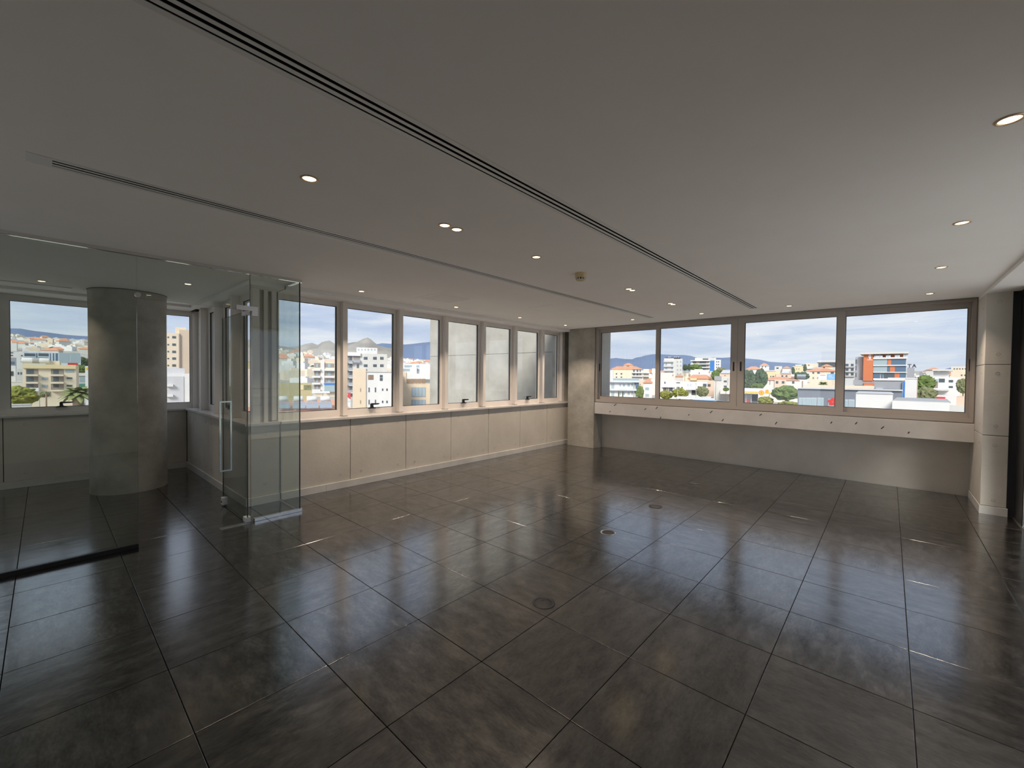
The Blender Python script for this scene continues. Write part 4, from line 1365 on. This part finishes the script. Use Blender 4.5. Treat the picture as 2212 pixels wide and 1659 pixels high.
b.r('car_port', 1494, 843, 1504, 853, C_['dark'], 0.2)
b = Bld('house', 'beige rendered house with a brown timber gate', 1528, 1556, 822.5, 212, 10, C_['peach'])
b.win(1528.6, 829.5, 1535, 835.3)
b.r('stair_wall', 1547, 822, 1555, 845, C_['cream'], 0.6)
b.win(1549.5, 833.5, 1552.5, 841.5, 'brown')
b.r('gate', 1546, 846, 1557, 851, C_['brown'], 1.0)
b = Bld('house', 'grey-white cubic house with wide strip windows', 1543, 1582, 813.5, 190, 10, C_['offwhite'])
b.r('roof_unit', 1543.3, 812.6, 1558.5, 822, C_['grey'], 0.3, 4)
b.grid([(1563.5, 1570)], [(822, 825.7), (833, 836.6)])
b.r('downpipe', 1571.3, 817, 1572.3, 832, C_['grey'], 0.1)
b.r('garden_wall', 1556, 842, 1582, 850, C_['pinkish'], 6)
b = Bld('house', 'peach house under a grey mono-pitch roof', 1556, 1582, 806, 250, 10, C_['peach'])
b.hip(1556, 1584, 806.5, 799.5, m='lightgrey', inset=0.2)
b.win(1565, 810, 1567, 812.5)
tree('yellow-green street tree at the left edge of the second sliding light', 1427, 1452, 844, 862, 186, 'leaf_yellow')
tree('round yellow-green tree beside the brown porch', 1454, 1485.5, 840, 858.5, 182, 'leaf_yellow')
tree('grey-green olive tree on the street corner', 1506, 1530, 835, 857, 190, 'leaf_olive')
tree('bushy green tree before the flats with the blue banner', 1491, 1514, 787, 802, 270, 'leaf')
tree('dark tree left of the flats with the blue banner', 1475, 1484, 787, 800, 292, 'leaf_pine')
tree('dark feathery tree right beside the bushy green one', 1485, 1492, 786, 800, 276, 'leaf_pine')
tree('leafy tree under the blue banner', 1538, 1554, 800, 822, 226, 'leaf')
tree('sparse olive tree behind the peach house', 1548, 1566, 794, 806, 262, 'leaf_olive')
tree('small clipped green tree on the garden wall', 1563, 1574.5, 837, 845, 178, 'leaf')
car('white van parked at the street corner beside the olive tree', 1531, 859, 182, 'paint_white', 0.9, 'van')
car('silver car in the street at the end of the garden wall', 1555, 862, 168, 'paint_silver', 0.4)
car('white car in the street at the end of the garden wall', 1566, 864, 160, 'paint_white', 0.5)
pole('street lamp with a single arm in front of the long white house', 1504.3, 828, 180, 'midgrey', -0.9, 'street_lamp')
pole('tall thin pole before the brown boarded porch', 1464.5, 833, 170, 'lightgrey')
pole('tall pole before the beige house with the timber gate', 1546.5, 821, 185, 'brown')
b = Bld('canopy', 'white forecourt canopy below the second sliding light', 1462, 1496, 857.5, 120, 6, C_['white'], cat='canopy', walls=False)
b.r('slab', 1462, 857.5, 1496, 860.5, C_['white'], 3, 4)
for u in (1466, 1491):
    b.r('post', u, 860, u + 1.2, 885, C_['white'], 0.1)
b = Bld('canopy', 'flat blue and white canopy roof at the window bottom', 1497, 1544, 862, 112, 6, C_['skyblue'], cat='canopy', walls=False)
b.r('slab', 1497, 862, 1543, 867, C_['skyblue'], 3, 4)
b.r('fascia', 1497, 860.8, 1543, 862.5, C_['white'], 3.1, 4)
for u in (1500, 1538):
    b.r('post', u, 866, u + 1.2, 900, C_['white'], 0.1)

# ------------------------------------------------------------------ beyond the third sliding light: filling station, houses, dark glazed building
b = Bld('filling_station', 'white filling station canopy with yellow and red bands', 1600, 1674, 840, 150, 12, C_['white'], walls=False)
b.r('canopy', 1596, 840, 1673.5, 849.5, C_['white'], 3.0, 9)
b.r('yellow_band', 1596, 845, 1638, 847.6, C_['sun_yellow'], 3.06, -2.9)
b.r('yellow_band', 1651.5, 847, 1667, 849.6, C_['sun_yellow'], 3.06, -2.9)
for u in (1611, 1622, 1661, 1671):
    b.r('post', u, 849, u + 1.3, 880, C_['white'], 0.2)
b.r('kiosk', 1606, 853, 1638, 880, C_['lightgrey'], -4, 8)
b.r('kiosk_window', 1624, 854, 1637, 868, C_['glass'], -3.9, 4.1)
b.r('pump', 1613, 862, 1617, 872, C_['red'], 0.6)


def scallop(bl, u, v, r, parent_out):
    """yellow scallop emblem with a red edge and red ribs"""
    x, z = bl.hit(u, v)
    for nm, k, m, o in (('emblem_edge', 1.14, 'red', 0.0), ('emblem', 1.0, 'sun_yellow', 0.03)):
        pts = [(x + k * r * math.cos(a) * (1 + 0.05 * math.cos(9 * a)), z + k * r * math.sin(a) * 0.95) for a in [math.radians(q) for q in range(-50, 231, 14)]]
        pts += [(x - 0.30 * r * k, z - r * k), (x + 0.30 * r * k, z - r * k)]
        n = len(pts)
        mesh_obj(nm, [(p, -parent_out - o, q) for p, q in pts], [tuple(range(n))], C_[m], bl.e, None, local=True)
    for q in range(5):
        a = math.radians(50 + 20 * q)
        dx, dz = math.cos(a), math.sin(a)
        w = 0.03 * r
        mesh_obj('emblem_rib', [(x - w, -parent_out - .05, z - .6 * r), (x + w, -parent_out - .05, z - .6 * r), (x + dx * r * .85 + w, -parent_out - .05, z + dz * r * .85), (x + dx * r * .85 - w, -parent_out - .05, z + dz * r * .85)], [(0, 1, 2, 3)], C_['red'], bl.e, None, local=True)


scallop(b, 1656.5, 844.5, 0.42, 3.08)
b = Bld('pylon_sign', 'white filling station pylon with a yellow scallop emblem', 1638.5, 1651, 840, 143, 0.5, C_['white'], cat='sign')
scallop(b, 1644.7, 848.3, 0.62, 0.06)
b.r('price_panel', 1644, 857, 1649, 859, C_['red'], 0.05)
b = Bld('house', 'salmon and pink house under an orange tiled roof', 1647, 1726, 820.5, 200, 14, C_['pinkish'])
b.hip(1644.5, 1728, 820.8, 814.8)
b.r('salmon_bay', 1673, 821, 1698, 846, C_['peach'], 0.6)
for a, c in ((1676, 1681.2), (1689, 1694.5)):
    b.r('window', a, 823.2, c, 828.5, C_['glass'], 0.68)
b.win(1711, 823.5, 1716, 828.8)
b.win(1662, 821.5, 1664, 831, 'shade')
b.r('side_wing', 1724, 820, 1744, 846, C_['pinkish'], -1, 12)
b.r('window', 1732, 823, 1735, 838, C_['shade'], -0.94, 1.2)
for u in (1709, 1722, 1728, 1734):
    q = b.r('solar_collector', u, 811, u + 7, 816, C_['solar'] if u > 1710 else C_['white'], -1, 3)
    q.rotation_euler = (-0.5, 0, 0)
b = Bld('house', 'yellow house with a flat roof and salmon entrance', 1652, 1685.5, 801, 235, 10, C_['yellow'])
b.r('entrance_bay', 1676, 807.5, 1685.5, 816, C_['peach'], 0.8)
b.grid([(1664, 1666.3), (1668.5, 1672.5)], [(812, 815)])
b.r('coping', 1652, 799.8, 1676, 801.4, C_['white'], 0.3, 10)
b = Bld('house', 'orange-toned low house between the yellow house and the cypress', 1685, 1708, 807, 256, 9, C_['peach'])
b.hip(1684, 1709, 807, 802.5, m='lightgrey')
b.grid([(1688, 1692), (1697, 1701)], [(810.5, 814)])
b = Bld('apartment_block', 'cream flats with an orange roof behind the blue and white billboard', 1744, 1812, 802, 250, 14, C_['cream'])
b.hip(1737.5, 1813, 802.2, 795.6)
b.r('balcony', 1739, 810.5, 1750, 812.5, C_['white'], 1.4)
b.r('balcony_wall', 1741, 802, 1750, 826, C_['offwhite'], 0.3)
b.grid([(1755, 1758.6), (1765.3, 1771), (1794.5, 1801.3)], [(803.5, 807.5)])
b.grid([(1755, 1758.6), (1765.3, 1768)], [(814.5, 818.5)], 'shade')
b = Bld('billboard', 'roadside billboard, half white and half light blue', 1767.5, 1808, 808, 165, 0.4, C_['white'], cat='sign', walls=False)
b.r('white_panel', 1767.5, 808, 1786, 820.6, C_['white'], 0.1)
b.r('blue_panel', 1786, 808, 1808, 820.6, C_['skyblue'], 0.1)
for u0, v0, u1, m in ((1771, 810.2, 1783, 'red'), (1790, 810.5, 1797, 'white'), (1789, 813, 1798, 'white'), (1790, 816, 1802, 'white')):
    b.r('lettering', u0, v0, u1, v0 + 0.8, C_[m], 0.13, -0.09)
for u in (1775, 1799):
    b.r('post', u, 820, u + 0.9, 845, C_['midgrey'], 0.05)
b = Bld('house', 'yellow-green block house between two cypresses', 1712, 1737.5, 791, 300, 12, C_['yellow'])
b.grid([(1720, 1721.5), (1725, 1726.5)], [(796, 798)])
b.r('roof_tank_row', 1718, 787.5, 1732, 790, C_['white'], -3, 5)
b = Bld('house', 'cream cubic block behind the right cypress', 1739, 1769, 785, 320, 12, C_['cream'])
b.win(1745.5, 787.5, 1749, 790.5, 'brown')
b.r('lower_roof', 1742, 792.5, 1758, 797, C_['white'], 1.0)
b = Bld('office_building', 'long dark-glazed concrete building on the skyline', 1766, 1846, 778, 300, 14, C_['lightgrey'])
b.r('window_band', 1768, 784.5, 1812, 793, C_['glass'], 0.1)
b.r('roof_slab', 1764, 780, 1812, 782.5, C_['offwhite'], 1.0, 13)
for v in (786, 796, 806):
    b.win(1826.5, v, 1833, v + 5)
    b.win(1838, v, 1844, v + 5)
    b.r('balcony', 1822, v + 6, 1846, v + 8, C_['midgrey'], 1.0)
b = Bld('house', 'cream house with a low orange hipped roof in front of the skyline block', 1774, 1798, 792, 275, 9, C_['cream'])
b.hip(1772, 1800, 792, 787)
b.win(1778.5, 792.5, 1782, 795)
b = Bld('house', 'white house with a pointed orange gable roof', 1641, 1661, 789, 330, 10, C_['white'])
b.hip(1640, 1662, 790, 784.5, inset=0.9)
b.grid([(1646, 1648), (1653, 1655)], [(791, 794)])
b = Bld('house', 'white villa with a low curved orange roof behind the pines', 1611, 1646, 798, 300, 10, C_['white'])
b.hip(1609, 1647, 798, 792)
b = Bld('house', 'white house with an orange roof in front of the yellow-green block', 1690, 1708, 795, 310, 9, C_['white'])
b.hip(1689, 1709, 795.5, 791.5)
b = Bld('house', 'grey terraced house with a balcony left of the orange-roofed white one', 1673, 1689, 791, 320, 9, C_['offwhite'])
b.grid([(1677, 1682)], [(793.5, 797)])
tree('dense dark pine clump at the left of the third sliding light', 1596, 1630, 799, 842, 182, 'leaf_pine')
tree('broad pine rising beside the dense clump', 1632, 1655, 798, 838, 186, 'leaf_pine')
tree('light green shrub under the pines', 1624, 1648, 828, 842, 172, 'leaf')
tree('large rounded green tree before the salmon house', 1674, 1723.5, 834, 865, 134, 'leaf')
tree('low round bush by the filling station', 1640, 1669, 857, 874, 135, 'leaf_yellow')
tree('low yellow hedge shrub beside the dark glazed building', 1686, 1724, 867, 880, 120, 'leaf_yellow', trunk=False)
tree('dark green tree behind the roof collectors', 1717, 1744, 804, 822, 220, 'leaf_pine')
for u, vt in ((1713, 793), (1738.5, 787)):
    tree('slim dark cypress flanking the yellow-green block house', u - 3, u + 3, vt, vt + 16, 285, 'leaf_pine', name='cypress', group='cypresses flanking the yellow-green block house')
palm('small palm under the billboard', 1778.5, 822, 836, 829, 130, 17)
car('white car queueing by the filling station', 1690, 866, 116, 'paint_white', 0.2)
car('silver car parked beside the large rounded tree', 1680, 868, 122, 'paint_silver', 0.2)

b = Bld('office_building', 'dark slate building with a strip of shop windows and a red flower panel', 1724, 1949, 841.5, 80, 12, C_['slate'])
b.r('roof_rim', 1722, 839.5, 1950, 842, C_['lightgrey'], 0.35, 1)
b.r('roof_screen', 1730, 833, 1890, 840, C_['cream'], -4.5, 5)
for a, c in ((1726, 1732), (1733, 1739.3), (1741, 1751.3), (1752.5, 1763.3), (1766, 1778.3)):
    b.r('window_frame', a - 0.7, 859, c + 0.7, 882, C_['lightgrey'], 0.06)
    b.r('window', a, 860, c, 880, C_['glass_pale'], 0.1)
for a, c in ((1826, 1831), (1833, 1845)):
    b.r('window_frame', a - 0.7, 863, c + 0.7, 885, C_['lightgrey'], 0.06)
    b.r('window', a, 864.5, c, 884, C_['glass_pale'], 0.1)
b.r('flower_panel', 1788.5, 861.5, 1806.5, 882, C_['glass_pale'], 0.08)
x, z = b.hit(1799, 868)
for q in range(5):
    a = q * 2 * math.pi / 5 + 0.3
    pts = [(x + .33 * math.cos(a) + .27 * math.cos(t), z + .33 * math.sin(a) + .27 * math.sin(t)) for t in [k * math.pi / 6 for k in range(12)]]
    mesh_obj('flower_petal', [(p, -0.12 - 0.004 * q, w) for p, w in pts], [tuple(range(12))], C_['red'], b.e, None, local=True)
for xx, zz in ((-0.55, -0.85), (0.45, -0.9)):
    pts = [(x + xx + .22 * math.cos(t), z + zz + .22 * math.sin(t)) for t in [k * math.pi / 6 for k in range(12)]]
    mesh_obj('flower_petal', [(p, -0.12, w) for p, w in pts], [tuple(range(12))], C_['red'], b.e, None, local=True)
b = Bld('grey_block', 'plain grey roof block with a wall-mounted condenser and a blue vertical fin', 1889, 1950, 821, 96, 9, C_['grey'])
b.r('coping', 1888, 820, 1952, 822, C_['white'], 0.2, 1)
b.r('fin', 1949.6, 824, 1954.5, 866, C_['blue'], 0.5)
b.r('condenser', 1892, 838.5, 1907, 845.5, C_['white'], 0.8)
b = Bld('white_slab_wall', 'tall blank white slab wall beside the blue fin', 1955, 1982, 816.5, 98, 1.0, C_['white'], cat='wall')
b.r('edge_strip', 1980.8, 817, 1982, 868, C_['salmon'], 0.03, 1.02)
b.r('coping', 1918, 816, 1982, 818.3, C_['white'], 0.1, 1.0)
b = Bld('white_box_building', 'blank white rooftop box with a stepped dark lip', 1850, 1930, 849.5, 48, 6, C_['white'])
b.r('lip', 1850, 849, 1930, 850.6, C_['lightgrey'], 0.08, 6.05)
b = Bld('white_box_building', 'long low blank white parapet under a grey roof edge', 1929, 2053, 868, 43, 7, C_['white'])
b.r('roof_edge', 1929, 866.5, 2054, 869.2, C_['midgrey'], -0.2, 7.1)

# ------------------------------------------------------------------ beyond the fourth sliding light: red and glass tower, white houses
b = Bld('office_building', 'five-storey office tower with a rust-red slab, white drum and curved glass floors', 1886, 1957, 775, 200, 16, C_['white'])
drum = lathe('drum', [(4.0, 0), (4.0, b.hit(1855, 770)[1]), (0, b.hit(1855, 770)[1])], 28, C_['white'], b.e)
drum.location = (b.hit(1856, 800)[0], 4.5, 0)
drum.scale = ((b.hit(1866, 800)[0] - b.hit(1845.5, 800)[0]) / 8.0,) * 2 + (1,)
for v in (776, 790, 805):
    b.r('drum_window', 1847.5, v, 1849.5, v + 10, C_['glass'], -1.9, 2.4)
b.r('red_slab', 1865, 764.5, 1886.3, 822.8, C_['rust'], 0.7, 8)
x, z = b.hit(1879, 770.5)
pts = [(x + rx, z + rz) for rx, rz in ((-.1, -1.0), (.12, -1.0), (.3, -.5), (.42, .1), (.3, .6), (.0, 1.0), (-.25, .7), (-.4, .2), (-.38, -.2), (-.2, -.5))]
mesh_obj('emblem', [(p, -0.75, w) for p, w in pts], [tuple(range(len(pts)))], C_['white'], b.e, None, local=True)
b.r('lettering', 1873, 776.9, 1885, 778, C_['white'], 0.75, -0.68)
for v0, v1, cells in ((775.5, 788.3, ((1886.5, 1916.5, 'glass_pale'), (1917.3, 1925, 'rust'), (1925, 1957, 'glass_blue'))),
                      (790.6, 803.3, ((1886.5, 1916.5, 'glass_pale'), (1917.3, 1922.7, 'glass_blue'), (1922.7, 1933, 'rust'), (1933, 1957, 'glass_blue'))),
                      (805.3, 817.4, ((1886.5, 1901.5, 'glass_blue'), (1904, 1907.5, 'glass_blue'), (1909.5, 1932.5, 'glass'), (1932.5, 1943, 'rust'), (1943, 1957, 'glass_blue')))):
    for a, c, m in cells:
        b.r('glass_panel', a, v0, c, v1, C_[m], 0.35)
for v0, v1 in ((771.8, 775.4), (788.4, 790.5), (803.4, 805.2), (817.5, 821)):
    b.r('floor_band', 1886.3, v0, 1960, v1, C_['white'], 0.9)
for a, c in ((1906.5, 1913.5), (1924, 1933), (1944.5, 1951.5)):
    b.r('roof_room', a, 765, c, 771.8, C_['rust'], -1.5, 5)
b.r('roof_canopy', 1858.5, 761.2, 1963, 764.8, C_['offwhite'], 2.0, 14)
for u in (1890, 1900, 1918, 1938, 1955):
    b.r('canopy_post', u, 764.8, u + 0.7, 772, C_['white'], -0.5, 0.8)
b.r('podium', 1843, 821, 1889, 832, C_['grey'], 0.3, 10)
b.r('podium_band', 1866, 827, 1889, 832, C_['rust'], 0.9)
b = Bld('house', 'white stepped house with dark upper windows behind the leafy tree', 2000, 2074, 815, 200, 12, C_['white'])
b.r('upper_storey', 2016, 802, 2050, 816, C_['white'], -1.0, 10)
b.r('roof_slab', 2014, 797.5, 2058.5, 801.5, C_['offwhite'], 1.0, 10)
for a, c in ((2015.5, 2026), (2029.5, 2044)):
    b.r('window', a, 799.5, c, 802.5, C_['glass'], -0.9, 1.2)
b.win(2028, 818, 2041, 826)
b.win(2049.5, 820.8, 2059, 826)
b.win(2049.5, 834, 2058.5, 838)
b.r('balcony', 2004, 819, 2026, 824, C_['glass_pale'], 1.5)
b.r('terrace_recess_shade', 2005, 824.5, 2026, 838, C_['shade'], 0.05)
b.r('carport_roof', 2009, 840.5, 2050, 843.5, C_['offwhite'], 3.0)
b.r('carport_recess_shade', 2016, 844, 2026, 853, C_['shade'], 0.1)
b = Bld('house', 'white house with a red-orange roof behind the stepped white one', 2000, 2034, 799, 260, 9, C_['offwhite'])
b.hip(1999, 2035, 799.3, 794.5)
b = Bld('apartment_block', 'far beige flats at the right end of the sliding windows', 2054, 2092, 792, 330, 12, C_['cream'])
b.grid([(2060 + 6 * q, 2063 + 6 * q) for q in range(5)], [(795.5, 798)])
b = Bld('house', 'cream side house with small windows behind the tan tree', 2072, 2096, 803, 230, 10, C_['cream'])
b.grid([(2076, 2079), (2083, 2086)], [(809, 812), (819, 822)])
b = Bld('office_building', 'small blue-grey block with rooftop letters beside the glass tower', 1959, 1975, 794, 320, 10, C_['grey'])
lx = b.hit(1960, 800)[0]
for pts in ([(0, 1.9), (0, 1.5), (0.6, 1.5), (0.6, 0), (1.0, 0), (1.0, 1.5), (1.6, 1.5), (1.6, 1.9)], [(1.8, 0), (2.5, 1.9), (2.9, 1.9), (3.6, 0), (3.2, 0), (3.0, 0.5), (2.4, 0.5), (2.2, 0)]):
    n = len(pts)
    mesh_obj('letter', [(lx + x, -0.1, b.H + z) for x, z in pts] + [(lx + x, 0.1, b.H + z) for x, z in pts], [tuple(range(n)), tuple(range(2 * n - 1, n - 1, -1))] + [(k, (k + 1) % n, n + (k + 1) % n, n + k) for k in range(n)], C_['dark'], b.e, None, local=True)
b = Bld('showroom', 'low white showroom with a long red fascia', 2010, 2050, 855, 130, 8, C_['white'])
b.r('fascia', 2014, 857.2, 2042, 862.5, C_['red'], 0.3)
b = Bld('house', 'pink-orange rendered wall at the right end of the sliding windows', 2067.5, 2098, 858, 95, 6, C_['peach'])
b.r('white_step', 2050, 876, 2085, 900, C_['offwhite'], 2)
car('white car by the red fascia of the showroom', 2056, 868, 128, 'paint_white', 0.4)
car('silver car on the ramp behind the showroom', 2062, 860, 145, 'paint_silver', 0.4)
tree('tall ragged leafy tree beside the blank white slab wall', 1979, 2014, 812, 845, 118, 'leaf')
tree('lower olive mass of foliage under the ragged tree', 1984, 2018, 836, 868, 112, 'leaf_olive')
tree('tan-leaved tree at the right end of the sliding windows', 2071, 2092, 818, 850, 140, 'leaf_olive')

# ------------------------------------------------------------------ the rest of the town: small houses and trees on the slopes
def small_house(kind):
    vs = [(x, y, z) for x in (-.5, .5) for y in (-.5, .5) for z in (0, 1)]
    f = [(0, 1, 3, 2), (4, 6, 7, 5), (0, 4, 5, 1), (2, 3, 7, 6), (0, 2, 6, 4)]
    if kind < 2:
        f.append((1, 5, 7, 3)); mi = [0] * 6
        vs += [(x, y, z) for x in (-.1, .25) for y in (-.2, .2) for z in (1, 1.25)]
        f += [tuple(8 + q for q in g) for g in ((0, 1, 3, 2), (4, 6, 7, 5), (0, 4, 5, 1), (2, 3, 7, 6), (1, 5, 7, 3))]
        mi = [0] * 11
    else:
        vs += [(-.25, 0, 1.38), (.25, 0, 1.38), (-.56, -.56, .97), (.56, -.56, .97), (.56, .56, .97), (-.56, .56, .97)]
        f += [(10, 11, 9, 8), (11, 12, 9), (12, 13, 8, 9), (13, 10, 8), (10, 13, 12, 11)]; mi = [0] * 5 + [1] * 5
    o = mesh_obj('far_house', vs, f, [C_[('white', 'cream', 'offwhite')[kind]], C_['rooftile']], mi=mi)
    me = o.data
    bpy.data.objects.remove(o)
    return me


SH = [small_house(k) for k in range(3)]
SL = ['small flat-roofed white house in the town on the far slope', 'small flat-roofed cream house in the town on the far slope', 'small house with an orange tiled roof in the town on the far slope']
SG = ['far white houses', 'far cream houses', 'far orange-roofed houses']
rs = random.Random(11)


def free(x, y, r):
    if any((x - a) ** 2 + (y - b_) ** 2 < (r + c) ** 2 for a, b_, c in USED):
        return False
    USED.append((x, y, r))
    return True


def far_house(u, D, kind):
    h = hdir(u)
    if not free(CAM.x + h.x * D, CAM.y + h.y * D, 10.5):
        return
    o = bpy.data.objects.new('far_house', SH[kind])
    w, dp, ht = rs.uniform(9, 17), rs.uniform(8, 13), rs.choice((3.6, 6.5, 6.8, 9.5))
    o.location = (CAM.x + h.x * D, CAM.y + h.y * D, ground_z(az_of(h), D) - 0.4)
    o.scale = (w, dp, ht)
    o.rotation_euler = (0, 0, math.atan2(h.y, h.x) - math.pi / 2 + rs.uniform(-0.5, 0.5))
    link(o)
    tag(o, SL[kind], 'house', SG[kind])


def pick():
    return rs.choices((0, 1, 2), (5, 3, 3))[0]


for lo, hi, n, d0, d1 in ((15, 190, 60, 620, 2300), (600, 730, 55, 300, 1700), (748, 848, 45, 330, 1700), (866, 930, 60, 260, 1500), (1318, 1418, 40, 340, 1000), (1428, 1580, 40, 340, 1000), (1610, 1808, 40, 360, 1000), (1960, 2090, 40, 270, 900)):
    for q in range(n):
        t = (q + rs.random()) / n
        far_house(rs.uniform(lo, hi), d0 * (d1 / d0) ** t, pick())
for q in range(40):
    lo, hi = rs.choice(((15, 190), (600, 730), (748, 930), (1318, 1418), (1428, 1580), (1610, 1808), (1960, 2090)))
    u = rs.uniform(lo, hi)
    D = rs.uniform(280, 800)
    h = hdir(u)
    g = ground_z(az_of(h), D)
    if q and not free(CAM.x + h.x * D, CAM.y + h.y * D, 5):
        continue
    if q == 0:
        tr0 = tree('small dark green tree among the houses on the far slope', u - 4, u + 4, 780, 788, D, 'leaf_pine', name='far_tree', group='far trees among the houses', trunk=False)
        crown0 = tr0.children[0].data
        bpy.data.objects.remove(tr0.children[0]); bpy.data.objects.remove(tr0)
        dims = [max(v.co[k] for v in crown0.vertices) for k in range(3)]
    o = bpy.data.objects.new('far_tree', crown0)
    s = rs.uniform(2.5, 5)
    o.scale = (s / dims[0], s / dims[1], s * 0.9 / dims[2])
    o.location = (CAM.x + h.x * D, CAM.y + h.y * D, g + s * 0.8)
    o.rotation_euler = (0, 0, rs.uniform(0, 6))
    link(o)
    tag(o, 'small dark green tree among the houses on the far slope', 'tree', 'far trees among the houses')
